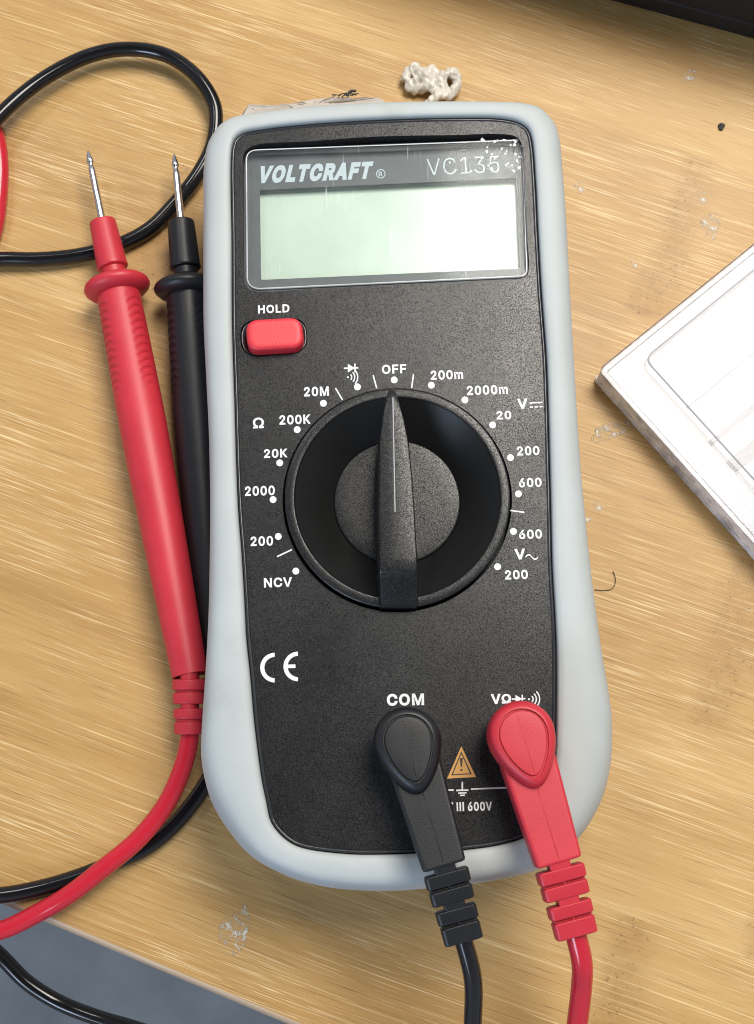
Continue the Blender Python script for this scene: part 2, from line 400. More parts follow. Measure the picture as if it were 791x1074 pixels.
# front panel
kc = at(416.8, 522.5, ZP); KR = abs(at(537, 523, ZP).x - at(296.5, 523, ZP).x) / 2
well = [Vector((kc.x + KR * math.cos(a * math.pi / 64), kc.y + KR * math.sin(a * math.pi / 64))) for a in range(128)]
def insetloop(loop, d):
    n = len(loop); out = []
    L2 = [Vector((p[0], p[1])) for p in loop]
    ar = sum(L2[i].x * L2[(i + 1) % n].y - L2[(i + 1) % n].x * L2[i].y for i in range(n)); sg = 1 if ar > 0 else -1
    for i in range(n):
        t_ = (L2[(i + 1) % n] - L2[i - 1]).normalized(); out.append(L2[i] + Vector((-t_.y, t_.x)) * d * sg)
    return out
recess = [(254.6,275),(254.5,220),(254.3,172),(256.5,159.5),(265,152.8),(326,148),(400,143),(476,141.6),(526,140.6),(541.6,143.4),(547.2,151),(550.6,204),(553.2,250),(555,279.6),(552.5,289),(544,292.6),(476,296.4),(400,299.5),(326,303),(273,306),(262.5,303.5),(256,296)]
RC = catmull([at(u, v, ZP) for u, v in recess], 6, True)
btnrec = roundpoly(A2([(251,336.5),(321,332.5),(323.5,369.5),(253.5,374.5)], ZP), 3.0, 10)
pp = insetloop([Vector((p.x, p.y)) for p in POp], .78)
fp = finish('front_panel', slab([pp, well, [Vector((p.x, p.y)) for p in RC], btnrec], 22, ZP, .0), M_panel, mm, True, 35)
# glossy moulded rim round the panel, a hair lower than the holster lip
rim_o, rim_i = insetloop([Vector((p.x, p.y)) for p in POp], .12), insetloop([Vector((p.x, p.y)) for p in POp], .84)
rr_ = [[Vector((p.x, p.y, 23)) for p in rim_o], [Vector((p.x, p.y, 29.75)) for p in rim_o], [Vector((p.x, p.y, 30.12)) for p in insetloop(rim_o, .22)], [Vector((p.x, p.y, 30.10)) for p in insetloop(rim_o, .42)], [Vector((p.x, p.y, 29.8)) for p in rim_i], [Vector((p.x, p.y, 29.0)) for p in rim_i]]
finish('panel_rim', loft(rr_, False, False), M_gloss, mm, True)
# inner chassis below openings (floor of the wells)
finish('inner_body', slab([insetloop(pp, 1.0)], 14, 22.6, 0), M_knobsm, mm, True, 35)

M_edgegl = plastic('painted_edge_glint', (.62, .65, .68), .12, 900, .1, .00003, .15, .8)  # near-white colour stands in for light refracted in the glass chamfer
def inset_ring0(loop, d, z): return [Vector((p.x, p.y, z)) for p in insetloop(loop, d)]
# ---- display window
ZM, ZL = 27.2, 25.6
frame = finish('display_window', slab([insetloop([Vector((p.x, p.y)) for p in RC], .05), roundpoly(A2([(272.5,199.3),(541.5,186.7),(545.5,281.5),(274,293.5)], ZM), .3, 3)], ZM - .5, ZM), M_mask, mm, True, 35)
finish('lcd_screen', slab([A2([(268,194),(548,182),(552,288),(268,299)], ZL)], ZL - .5, ZL), M_lcd, frame, False)
gl_loop = roundpoly(A2([(257.5,157),(549,146),(554,290.5),(258.5,304.5)], 29.2), [2.2, 1.5, 1.6, 2.6], 8)
finish('window_glass', slab([gl_loop], 28.0, 29.3, .22, 2), M_glass, frame, True, 30)
# letter outlines (em = 1000) used for all the printing
GLYPHS = {
'0': (453, ["227,-7 205,-6 184,-2 165,4 147,13 130,24 115,38 101,53 89,71 78,91 69,113 61,138 55,164 51,192 49,222 48,254 49,286 51,316 55,344 61,370 69,395 78,417 89,437 101,455 115,471 130,484 147,496 165,504 184,511 205,514 227,516 249,514 269,511 288,504 306,496 323,484 338,471 352,455 364,437 375,417 384,395 392,370 398,344 402,316 404,286 405,254 404,222 402,192 398,164 392,138 384,113 375,91 364,71 352,53 339,38 323,24 307,13 289,4 269,-2 249,-6", "227,50 241,50 255,53 267,58 279,65 290,74 300,84 309,97 317,111 324,126 330,144 335,163 339,183 342,205 343,229 344,254 343,279 342,303 339,325 335,346 330,365 324,382 317,398 309,412 300,425 290,435 279,444 267,451 255,456 241,459 227,460 212,459 198,456 186,451 174,444 163,435 153,425 144,412 136,398 129,382 123,365 118,346 114,325 111,303 110,279 109,254 110,229 111,205 114,183 118,163 123,144 129,126 136,111 144,97 153,84 163,74 174,65 186,58 198,53 212,50"]),
'1': (453, ["76,0 76,55 391,55 391,0", "276,509 276,0 212,0 212,448 209,448 86,358 86,427 198,509"]),
'2': (453, ["64,0 64,47 234,229 245,241 256,252 265,263 274,273 282,282 289,292 296,301 302,309 306,318 311,327 314,335 317,344 319,353 320,362 320,371 320,382 318,392 316,402 312,410 308,419 302,426 296,433 289,439 282,444 273,449 264,453 255,456 245,458 234,459 224,460 212,459 201,458 191,455 181,452 172,447 164,442 156,436 150,429 144,422 139,413 135,404 131,395 129,384 127,373 127,362 66,362 66,380 69,397 73,413 79,428 86,442 95,456 105,468 117,478 129,488 143,496 158,503 174,509 190,512 207,515 225,516 243,515 260,513 276,509 291,503 306,497 319,488 332,479 343,469 352,458 361,445 368,432 374,418 378,403 380,388 381,372 381,361 379,350 377,339 375,328 371,318 366,307 361,296 354,284 345,271 336,259 325,245 313,230 299,215 284,198 267,180 153,60 153,57 389,57 389,0"]),
'3': (453, ["218,-7 200,-6 182,-4 165,-1 148,4 133,10 118,17 104,25 92,35 80,46 70,57 62,70 55,84 49,99 46,115 44,132 109,132 111,122 113,112 117,103 121,95 126,87 133,80 140,74 148,68 156,63 165,59 175,56 185,53 196,51 207,50 219,50 231,50 243,52 254,54 265,57 275,61 285,66 293,71 301,78 308,85 315,93 320,102 324,111 327,122 329,133 329,145 329,156 327,166 324,177 321,187 316,196 310,205 303,213 295,221 285,228 275,234 263,239 249,242 235,245 219,247 201,248 157,248 157,299 288,448 288,452 70,452 70,509 372,509 372,461 211,278 211,289 233,290 254,290 273,287 291,282 308,276 324,268 338,258 350,248 361,236 371,222 379,208 385,193 389,178 392,162 393,145 392,127 389,111 385,95 379,80 370,66 361,53 350,41 337,30 324,21 309,12 292,6 275,0 257,-4 238,-6"]),
'4': (453, ["40,105 40,158 247,509 311,509 109,166 109,163 413,163 413,105", "282,0 282,121 282,146 282,318 343,318 343,0"]),
'5': (453, ["221,-7 203,-6 186,-4 170,0 155,5 140,11 126,19 114,28 102,37 92,48 83,60 75,73 69,86 64,100 61,115 60,130 122,130 124,121 126,113 129,104 133,96 138,89 144,82 150,76 157,70 165,65 173,60 182,57 191,54 201,52 211,50 221,50 233,50 245,52 256,55 266,59 276,64 285,71 294,78 301,86 308,95 314,104 319,115 323,126 326,137 327,149 328,162 327,175 325,187 323,199 319,210 314,221 307,231 301,240 293,248 284,256 275,262 264,267 254,272 242,275 230,276 218,277 208,277 197,276 187,274 177,271 167,268 158,265 149,261 141,256 134,251 128,246 67,253 96,509 366,509 366,452 151,452 134,301 136,301 143,307 151,312 159,317 168,321 178,325 187,328 198,330 208,332 219,333 229,334 243,333 256,332 269,329 282,325 294,321 305,315 316,309 326,302 336,294 345,285 353,276 361,266 368,255 374,243 379,231 383,218 387,205 389,192 390,178 391,163 390,144 387,126 383,108 377,91 369,76 359,61 349,48 337,35 323,25 309,15 293,7 276,1 259,-3 240,-6"]),
'6': (453, ["226,-7 208,-6 190,-3 173,1 157,7 142,15 128,24 115,35 104,47 94,60 84,74 77,90 71,107 67,124 64,143 64,162 64,177 66,192 69,207 74,223 80,239 87,256 97,275 108,295 122,317 137,340 252,509 322,509 151,261 145,261 148,267 152,272 156,278 160,283 165,288 170,292 176,297 182,300 189,304 196,307 203,310 210,312 218,313 226,314 235,314 253,313 270,311 286,307 302,302 316,295 329,286 341,277 352,266 361,253 370,240 377,225 382,210 386,193 388,176 389,157 388,138 385,121 381,104 375,88 368,73 359,58 348,45 337,34 324,23 310,14 295,7 279,1 262,-3 245,-6", "226,48 238,49 249,51 259,54 269,58 279,63 287,69 295,76 302,83 309,92 314,101 319,111 323,122 325,133 327,145 327,157 327,170 325,181 323,193 319,203 314,213 309,223 302,231 295,239 287,246 279,251 269,256 259,260 249,263 238,265 226,265 215,265 204,263 193,260 183,257 174,252 165,246 157,239 150,231 144,223 138,214 133,204 130,193 127,182 125,171 125,158 125,146 127,134 130,123 133,112 138,102 144,92 150,83 157,76 165,69 174,63 183,58 193,54 204,51 215,49"]),
'7': (453, ["97,0 323,448 323,452 62,452 62,509 391,509 391,449 165,0"]),
'8': (453, ["226,-7 206,-6 187,-4 169,0 152,5 136,11 121,19 107,28 95,38 84,50 74,62 66,75 60,89 55,104 53,119 52,135 52,148 54,160 57,172 60,184 65,195 71,206 77,216 84,225 92,233 101,241 110,248 120,254 131,258 141,262 153,265 153,267 138,272 125,278 113,286 102,296 93,308 85,321 78,335 74,349 71,364 70,380 71,396 74,410 78,424 83,437 90,450 99,462 109,472 120,482 132,490 146,498 160,504 176,509 192,513 209,515 226,516 244,515 261,513 277,509 292,504 306,498 319,490 332,482 343,472 353,462 361,450 369,437 374,424 378,410 381,396 382,380 381,364 378,349 374,335 367,321 359,308 350,296 339,286 327,278 314,272 300,267 300,265 311,262 322,258 332,254 342,248 351,241 360,233 368,225 375,216 382,206 387,195 392,184 396,172 399,160 400,148 401,135 400,119 397,104 393,89 387,75 378,62 369,50 358,38 346,28 332,19 317,11 301,5 284,0 265,-4 246,-6", "226,49 240,50 252,51 264,53 275,56 285,60 294,65 303,71 310,77 317,84 323,91 328,100 332,109 334,118 336,128 337,139 336,150 334,160 331,170 327,180 322,189 316,197 309,204 301,211 292,217 283,223 273,227 262,231 250,233 239,235 226,235 214,235 202,233 190,231 179,227 169,223 160,217 151,211 143,204 136,197 130,189 125,180 121,170 118,160 116,150 115,139 116,128 118,118 120,109 124,100 129,91 135,84 142,77 149,71 158,65 167,60 178,56 189,53 201,51 213,50", "226,290 237,290 247,291 257,293 266,296 274,300 282,305 289,310 296,316 302,323 307,330 311,339 315,347 317,356 319,366 319,376 319,386 317,395 315,404 312,412 308,420 303,427 297,434 290,440 283,445 275,449 266,453 257,456 247,458 237,459 226,460 215,459 205,458 195,456 186,453 177,449 169,445 162,440 155,434 150,427 145,420 140,412 137,404 135,395 133,386 133,376 133,366 135,356 137,347 140,339 145,330 150,323 156,316 162,310 170,305 178,300 186,296 196,293 205,291 216,290"]),
'9': (453, ["226,516 245,515 262,512 279,508 295,502 310,494 324,485 337,474 349,462 359,449 368,434 375,419 381,402 386,384 388,366 389,347 388,332 386,317 383,302 378,286 373,270 365,253 356,234 344,214 331,192 315,168 200,0 130,0 301,248 307,248 304,242 301,236 297,231 292,226 287,221 282,216 276,212 270,208 264,205 257,202 250,199 242,197 234,196 226,195 218,195 200,195 183,198 167,202 151,207 137,214 124,222 112,232 101,243 91,255 83,269 76,283 71,299 67,316 64,333 64,352 64,370 67,388 71,405 77,421 85,436 94,450 104,463 116,475 128,485 143,494 158,502 174,508 190,512 208,515", "226,460 215,460 204,458 193,455 184,451 174,446 165,440 157,433 150,425 144,417 138,407 134,397 130,387 127,375 126,364 125,352 126,339 127,327 130,316 134,306 138,295 144,286 150,278 157,270 165,263 174,257 184,252 193,248 204,246 215,244 226,243 238,244 249,246 259,248 269,252 279,257 287,263 295,270 302,277 309,286 314,295 319,305 323,315 325,327 327,338 327,350 327,363 325,375 323,386 319,397 314,407 309,417 303,425 295,433 287,440 279,446 269,451 259,455 249,458 238,460"]),
'm': (610, ["53,0 53,379 112,379 112,295 108,295 111,307 115,318 120,328 126,337 132,346 140,354 147,360 155,366 163,372 172,376 181,380 190,383 200,385 209,386 219,386 235,385 250,382 264,377 276,370 287,361 297,350 305,338 312,325 317,310 321,295 312,295 316,306 320,316 325,326 330,335 337,343 345,351 353,358 361,364 371,370 381,375 391,379 402,382 413,384 425,386 437,386 450,386 462,384 474,381 486,377 497,372 508,365 517,358 526,349 534,339 541,328 546,316 551,303 554,288 556,272 557,255 557,0 496,0 496,254 495,269 492,283 487,295 481,305 473,313 463,319 453,324 442,328 431,330 419,330 409,330 399,329 390,327 382,324 374,320 367,315 361,310 355,304 350,297 345,290 342,282 339,274 337,266 336,257 335,247 335,0 274,0 274,260 273,272 271,283 267,293 261,303 253,311 244,318 234,323 224,327 212,330 199,330 191,330 182,329 174,327 166,324 158,320 150,316 143,310 137,304 131,297 126,289 121,281 118,271 116,261 114,250 114,238 114,0"]),
'M': (628, ["60,0 60,509 152,509 315,85 476,509 568,509 568,0 504,0 504,400 345,0 283,0 122,410 122,0"]),
'K': (465, ["60,0 60,509 125,509 125,265 350,509 432,509 228,290 440,0 362,0 182,243 125,182 125,0"]),
'O': (533, ["267,-7 241,-6 217,-2 194,5 171,13 150,25 131,39 113,55 97,73 82,93 70,115 59,140 51,166 45,193 41,223 40,254 41,285 45,315 51,343 59,369 70,393 82,415 97,436 113,454 131,470 150,484 171,495 194,504 217,510 241,514 267,516 293,514 317,510 340,504 363,495 384,484 403,470 421,454 437,436 451,415 464,393 474,369 482,343 488,315 492,285 493,254 492,223 488,193 482,166 474,140 464,115 451,93 437,73 421,55 403,39 384,25 363,13 340,5 317,-2 293,-6", "267,53 285,54 302,57 318,61 334,68 349,76 364,86 377,98 388,112 399,127 408,144 416,163 422,183 427,205 429,229 430,254 429,279 427,303 422,325 416,346 408,365 399,382 388,397 377,411 364,423 349,433 334,441 318,447 302,452 285,455 267,456 249,455 232,452 215,447 199,441 184,433 170,422 157,411 145,397 135,381 125,364 117,345 111,325 107,303 104,279 103,254 104,229 107,205 111,183 117,163 125,144 135,127 145,112 157,98 170,86 184,76 199,68 215,61 232,57 249,54"]),
'F': (410, ["60,0 60,509 369,509 369,452 125,452 125,278 346,278 346,221 125,221 125,0"]),
'H': (517, ["60,0 60,509 125,509 125,289 392,289 392,509 457,509 457,0 392,0 392,232 125,232 125,0"]),
'L': (393, ["60,0 60,509 125,509 125,57 361,57 361,0"]),
'D': (502, ["60,0 60,509 225,509 254,507 281,504 307,498 331,489 353,478 373,465 391,450 407,432 421,413 433,391 444,367 451,342 457,315 460,286 462,255 460,224 457,195 451,168 443,142 433,119 421,97 406,77 390,60 371,44 351,31 328,20 303,11 277,5 249,1 219,0", "125,57 215,57 239,58 261,61 282,66 301,72 318,81 333,91 347,103 360,117 370,132 379,149 386,168 392,187 396,209 398,231 399,255 398,279 396,302 392,323 386,342 379,361 370,377 360,392 348,406 335,418 320,428 303,437 285,443 265,448 244,451 221,452 125,452"]),
'N': (523, ["60,0 60,509 140,509 399,115 399,509 463,509 463,0 383,0 125,394 125,0"]),
'C': (510, ["267,-7 242,-6 217,-2 194,5 171,13 150,25 131,39 113,55 97,73 82,93 70,115 59,140 51,166 45,193 41,223 40,254 41,285 45,315 51,343 59,369 70,393 82,415 97,436 113,454 131,470 150,484 171,495 194,504 217,510 242,514 267,516 283,515 298,514 312,511 326,508 340,504 354,499 367,494 379,487 391,479 402,471 413,462 423,452 432,442 440,430 448,418 455,406 461,392 466,378 470,364 473,348 408,348 406,359 403,368 399,378 394,386 389,395 384,402 378,409 372,416 365,423 357,428 350,434 341,438 333,442 324,446 315,449 306,451 297,453 287,455 277,456 267,456 249,455 231,452 215,447 199,441 184,432 169,422 156,410 145,396 134,381 125,364 117,345 111,325 107,303 104,279 103,254 104,229 107,206 111,184 117,163 125,145 134,127 145,112 157,98 170,87 184,76 199,68 215,61 232,57 249,54 267,53 277,53 287,54 297,55 306,57 315,60 324,63 333,67 341,71 350,75 357,81 365,86 372,93 378,99 384,107 389,114 394,123 399,131 403,141 406,150 408,160 473,160 470,145 466,131 461,117 455,103 448,91 440,79 432,67 423,57 413,47 402,38 391,30 379,22 367,15 354,10 341,5 327,0 312,-3 298,-5 283,-6"]),
'V': (480, ["204,0 16,509 84,509 240,75 395,509 463,509 278,0"]),
'A': (480, ["16,0 201,509 276,509 463,0 395,0 343,142 136,142 85,0", "157,199 322,199 239,440"]),
'T': (449, ["32,452 32,509 417,509 417,452 257,452 257,0 193,0 193,452"]),
'I': (185, ["60,0 60,509 125,509 125,0"]),
'E': (419, ["60,0 60,509 372,509 372,452 125,452 125,286 355,286 355,229 125,229 125,57 375,57 375,0"]),
'R': (449, ["60,0 60,509 236,509 259,508 280,505 299,501 317,496 333,489 348,480 361,470 372,459 382,447 390,433 397,419 403,403 406,387 409,370 409,352 409,334 406,317 403,301 397,286 390,271 382,258 372,246 361,235 348,226 333,217 317,210 428,0 353,0 252,198 125,198 125,0", "125,255 234,255 249,256 263,257 276,259 287,263 298,267 307,272 315,278 322,285 329,292 334,300 338,309 341,319 343,329 345,340 345,352 345,364 343,375 341,386 338,395 334,405 329,413 322,421 315,428 307,434 298,440 287,444 275,448 262,450 248,452 233,452 125,452"]),
'P': (445, ["60,0 60,509 235,509 258,508 279,505 298,501 316,495 332,487 347,478 360,468 371,456 381,444 390,430 397,415 402,399 406,383 408,365 409,348 408,330 406,313 402,296 397,280 390,265 381,251 371,239 360,227 347,216 332,207 316,199 298,193 279,189 258,187 235,186 109,186 109,242 233,242 248,243 262,245 275,247 287,251 297,256 306,262 315,269 322,276 328,284 333,294 337,303 340,314 343,325 344,336 344,348 344,359 343,371 340,382 337,392 333,402 328,411 322,419 315,426 306,433 297,439 286,443 275,447 262,450 248,451 232,452 125,452 125,0"]),
'\u03a9': (536, ["42,0 42,57 166,57 166,81 150,86 135,93 121,101 109,111 97,121 87,133 77,146 69,159 61,174 55,189 50,206 46,223 43,241 41,259 40,278 41,298 43,318 46,337 51,356 57,374 64,391 72,407 82,422 92,436 104,449 116,461 130,472 144,482 160,491 176,498 193,504 211,509 229,513 248,515 268,516 287,515 306,513 325,509 343,504 360,498 376,491 391,482 405,472 419,461 432,449 443,436 454,422 463,407 471,391 479,374 485,356 489,337 493,318 495,298 495,278 495,259 493,241 490,223 486,206 481,189 475,174 467,159 459,146 449,133 439,121 427,111 414,101 401,93 386,86 370,81 370,57 494,57 494,0 311,0 311,102 333,109 352,119 370,131 386,146 399,163 410,182 419,203 425,226 429,250 431,277 430,299 427,319 423,338 418,356 410,373 402,388 392,402 380,414 368,425 354,434 338,442 322,448 305,452 287,455 268,455 249,455 231,452 213,448 197,442 182,434 168,425 155,414 144,402 134,388 125,373 118,356 112,338 108,319 106,299 105,277 106,251 110,226 116,203 125,182 136,163 150,146 166,131 183,119 203,109 225,102 225,0"])
}
SPACE_ADV = 188
def print_(name, me, m, parent): return finish(name, me, m, parent, False)
def fatten(pts, d):
    P = [p for i, p in enumerate(pts) if (p - pts[i - 1]).length > 1.5]; out = []; n = len(P)
    for i in range(n):
        a, b = (P[i] - P[i - 1]).normalized(), (P[(i + 1) % n] - P[i]).normalized()
        n1, n2 = Vector((-a.y, a.x)), Vector((-b.y, b.x)); m = n1 + n2
        m = m / max(.35, 1 + n1.dot(n2)); out.append(P[i] + m * d)
    return out
def text_mesh(s, u0, v0, width, height, z, rot=2.4, bold=.03, shear=0.0, thick=.02):
    """text whose lower left corner is at photo position u0,v0 on height z; width/height in photo px"""
    cu = bpy.data.curves.new('t', 'CURVE'); cu.dimensions = '2D'; cu.fill_mode = 'BOTH'; X = 0
    for ch in s:
        if ch == ' ': X += SPACE_ADV; continue
        adv, loops = GLYPHS[ch]
        for lp in loops:
            pts = [tuple(map(int, q.split(','))) for q in lp.split()]
            pts = fatten([Vector(q) for q in pts], bold * 1000)
            sp = cu.splines.new('POLY'); sp.points.add(len(pts) - 1); sp.use_cyclic_u = True
            for i, (px, py) in enumerate(pts): sp.points[i].co = ((px + X) / 1000 + shear * py / 1000, py / 1000, 0, 1)
        X += adv + 15 + 1500 * max(bold, 0)
    o = bpy.data.objects.new('t', cu); C.objects.link(o)
    dg = bpy.context.evaluated_depsgraph_get(); dg.update()
    me = bpy.data.meshes.new_from_object(o.evaluated_get(dg)); bpy.data.objects.remove(o); bpy.data.curves.remove(cu)
    xs = [v.co.x for v in me.vertices]; ys = [v.co.y for v in me.vertices]
    x0, x1, y0, y1 = min(xs), max(xs), min(ys), max(ys)
    p = at(u0, v0, z); sx = (at(u0 + 10, v0, z) - p).length / 10; sy = (at(u0, v0 - 10, z) - p).length / 10
    W_, H_ = width * sx, height * sy
    me.transform(Matrix.Translation((-x0, -y0, 0))); me.transform(Matrix.Diagonal((W_ / (x1 - x0), H_ / (y1 - y0), 1, 1)))
    me.transform(Matrix.Rotation(R(rot), 4, 'Z')); me.transform(Matrix.Translation((p.x, p.y, z)))
    return solid(me, thick)
def solid(me, thick):
    bm = bmesh.new(); bm.from_mesh(me); bmesh.ops.remove_doubles(bm, verts=bm.verts, dist=1e-4)
    bm.verts.ensure_lookup_table()
    bm.faces.ensure_lookup_table()
    for f in bm.faces:
        if f.normal.z < 0: f.normal_flip()
    r = bmesh.ops.extrude_face_region(bm, geom=bm.faces[:])
    for g in r['geom']:
        if isinstance(g, bmesh.types.BMVert): g.co.z += thick
    bmesh.ops.recalc_face_normals(bm, faces=bm.faces)
    bm.to_mesh(me); bm.free(); me.transform(Matrix.Scale(MM, 4)); return me
def poly_px(pts, z, thick=.02): return slab([[p for p in A2(pts, z)]], z, z + thick)
def line_px(a, b, wpx, z):
    A, B = Vector(a), Vector(b); n = Vector((-(B - A).y, (B - A).x)).normalized() * wpx / 2
    return poly_px([A - n, B - n, B + n, A + n], z)
def arc_px(c, r0, r1, a0, a1, z, n=14, sy=1):
    pts = [(c[0] + r1 * math.cos(R(a0 + (a1 - a0) * k / n)), c[1] - sy * r1 * math.sin(R(a0 + (a1 - a0) * k / n))) for k in range(n + 1)]
    pts += [(c[0] + r0 * math.cos(R(a1 + (a0 - a1) * k / n)), c[1] - sy * r0 * math.sin(R(a1 + (a0 - a1) * k / n))) for k in range(n + 1)]
    return poly_px(pts, z)
ZT = ZM + .01
ge = insetloop(gl_loop, .02)
finish('glass_edge_glint', loft([inset_ring0(gl_loop, -.03, 28.6), inset_ring0(gl_loop, -.03, 29.15), inset_ring0(gl_loop, .18, 29.34), inset_ring0(gl_loop, .30, 29.33)], False, False), M_edgegl, frame, True)  # added bright ring, the chamfer's refracted light as colour
rf = random.Random(9); fk = []
for k in range(60):
    u, v = 547 - abs(rf.gauss(0, 30)), 147 + rf.random() ** 1.5 * 34
    v -= (u - 500) * .02; r_ = .5 + rf.random() ** 2 * 1.9
    fk.append(slab([[at(u + r_ * rf.uniform(.5, 1.3) * math.cos(a), v + r_ * rf.uniform(.5, 1.2) * math.sin(a), 29.36) for a in (0, .8, 1.7, 2.5, 3.3, 4.1, 4.9, 5.6)]], 29.36, 29.40))
ff = finish('film_flecks', joinm(*fk), M_white, frame, False); ff['kind'] = 'stuff'; ff['label'] = 'crumbs of peeling protective film, also painting its white glare'  # real film crumbs; their white also stands in for glare on the film
print_('brand_lettering', text_mesh('VOLTCRAFT', 274, 192.5, 119, 18.5, ZT, 2.6, .055, .35), M_greyprint, frame)
print_('registered_mark', joinm(text_mesh('R', 397.3, 185, 4, 5, ZT, 2.6, .02), arc_px((399.5, 182.3), 4.0, 4.9, 0, 359.9, ZT, 24)), M_greyprint, frame)
print_('model_lettering', text_mesh('VC135', 448.5, 184, 76, 17.5, ZT, 2.8, -.008), M_greyprint, frame)
# ---- hold button
ZB = 32.6
bo = roundpoly(A2([(259.5,337),(313.5,334),(316.5,362),(262,365.5)], ZB), 1.8, 8)
def inset_ring(loop, d, z): return [Vector((p.x, p.y, z)) for p in (insetloop(loop, d) if d else [Vector((q[0], q[1])) for q in loop])]
bm_ = loft([inset_ring(bo, -.55, 23), inset_ring(bo, -.5, ZB - 1.4), inset_ring(bo, -.4, ZB - .6), inset_ring(bo, -.1, ZB - .12), inset_ring(bo, .35, ZB), inset_ring(bo, 1.0, ZB)], False, True)
finish('hold_button', bm_, M_redbtn, mm, True, 50)
br = roundpoly(A2([(251.5,337),(320.5,333),(323,369),(254,374)], ZP), 3.0, 12)
finish('button_surround', loft([inset_ring(br, .0, ZP - 2.2), inset_ring(br, .02, ZP - .4), inset_ring(br, .12, ZP - .15), inset_ring(br, .35, ZP - .25), inset_ring(br, .9, ZP - .6), inset_ring(br, 1.0, ZP - 3)], False, False), M_gloss, mm, True)

# ---- rotary dial: ring, dished cone, inner disc
ko = R(90 + 2.0)
dz = [(KR - .62, 23), (KR - .62, 30.9), (KR - .50, 31.35), (KR - .2 - .62, 31.6), (KR - 2.0, 31.65), (KR - 2.25, 31.5)]
dl = finish('rotary_dial', loft([lathe_ring(kc, r, z) for r, z in dz], False, False), M_knob, mm, True, 50)
RI = 11.9
finish('dial_dish', loft([lathe_ring(kc, r, z) for r, z in ((KR - 2.25, 31.5), (KR - 2.5, 31.2), (RI + .3, 26.9), (RI, 26.6))], False, False), M_knobsm, dl, True, 50)
finish('dial_disc', loft([lathe_ring(kc, r, z) for r, z in ((RI, 26.6), (RI - .05, 26.95), (RI - .35, 27.1), (RI - 3, 27.12), (2, 27.2))], False, True), M_knob, dl, True, 50)
# handle bar: cross sections along its length, given by photo positions of its top face
ZHd = 37.5
secs = [  # (v, u left, u right, z top)
    (407.5, 409.6, 412.8, 35.5), (410, 407.4, 414.6, 36.6), (416, 405.4, 416.8, 37.1), (428, 402.9, 420.6, 37.4), (440, 400.8, 424.0, 37.5), (464, 397.9, 428.6, 37.5),
    (500, 397.3, 432.3, 37.5), (530, 397.3, 434.4, 37.5), (560, 397.5, 436.0, 37.5), (585, 397.9, 437.4, 37.5), (597, 398.0, 437.9, 37.4),
    (602, 398.0, 438.0, 37.0), (608, 398.2, 438.2, 36.0), (618, 398.5, 438.2, 34.6), (628, 398.8, 438.2, 33.2), (634, 399.2, 438, 32.5), (637.5, 400.5, 437, 31.9)]
rg = []
for v, ul, ur, zt in secs:
    a, b = at(ul, v, zt), at(ur, v, zt); y = (a.y + b.y) / 2; x0, x1 = a.x, b.x; wd = x1 - x0
    e = min(.45, wd * .25); cr = .12
    zb = 26.0
    prof = [(x0 - .5, zb), (x0 - .12, zt - 1.2), (x0, zt - .35), (x0 + e * .35, zt - .08), (x0 + e, zt), (x0 + wd * .35, zt + cr), (x0 + wd * .65, zt + cr), (x1 - e, zt), (x1 - e * .35, zt - .08), (x1, zt - .35), (x1 + .12, zt - 1.2), (x1 + .5, zb)]
    rg.append([Vector((px, y, pz)) for px, pz in prof])
hd = finish('dial_handle', loft(rg, True, True), M_knob, dl, True, 38)
print_('pointer_line', poly_px([(411.6, 417), (412.8, 417), (415.0, 537), (413.9, 537)], ZHd + .14, .05), M_dimline, dl)
print_('pointer_groove', poly_px([(410.7, 416), (411.55, 416), (413.15, 538), (412.2, 538)], ZHd + .13, .05), M_blackprint, dl)

# ---- printing on the panel
Z1 = ZP + .012
def put(name, m, *mes): return print_(name, mes[0] if len(mes) == 1 else joinm(*mes), m, fp)
for s, u, v, w_, h_ in (('OFF', 400.8, 392.3, 25.6, 9.6), ('200m', 452, 398.6, 34, 9.8), ('2000m', 490, 414.6, 43, 9.8), ('20', 521, 440.2, 15.6, 9), ('200', 542.6, 478, 23.6, 9.6),
                        ('600', 544.6, 511.4, 23.8, 9.8), ('600', 544.8, 565.6, 24, 9.8), ('200', 530, 608, 24, 9.8), ('20M', 319, 416, 26, 10), ('200K', 293.2, 445.6, 32.8, 10),
                        ('20K', 277, 480.6, 24.8, 9.4), ('2000', 257, 520.4, 31.4, 10.2), ('200', 263, 573, 23.6, 10.2), ('NCV', 277, 616.4, 29.6, 10.2)):
    put('range_marking', M_white, text_mesh(s, u, v, w_, h_, Z1, 2.0, .028))
put('hold_lettering', M_white, text_mesh('HOLD', 270.8, 329, 33, 8.8, Z1, 2.4, .03))
put('socket_lettering', M_white, text_mesh('COM', 406, 740.4, 39, 12.6, Z1, 1.0, .035))
put('ohm_symbol', M_white, text_mesh('\u03a9', 265.4, 449.4, 11.6, 11.2, Z1, 2, .02))
for u, v in ((413.5,398.5),(452.5,404),(487.7,419.5),(516.7,445.7),(535.5,480),(543.8,518),(538.6,557.4),(522,594.4),(375,405.8),(339.3,423),(311.8,450.6),(293.5,485.5),(286.5,524),(292,562.7),(310.4,599)):
    put('range_dot', M_white, poly_px([(u + 3.6 * math.cos(k * math.pi / 12), v + 3.6 * math.sin(k * math.pi / 12)) for k in range(24)], Z1))
for a, b in (((391.5,393.6),(395.2,407.2)),((433.8,392.6),(431.8,407)),((352,407),(359.4,419.6)),((535.4,535.4),(550,537.4)),((290.6,583.9),(306.3,576.4))):
    put('range_divider', M_white, line_px(a, b, 1.5, Z1))
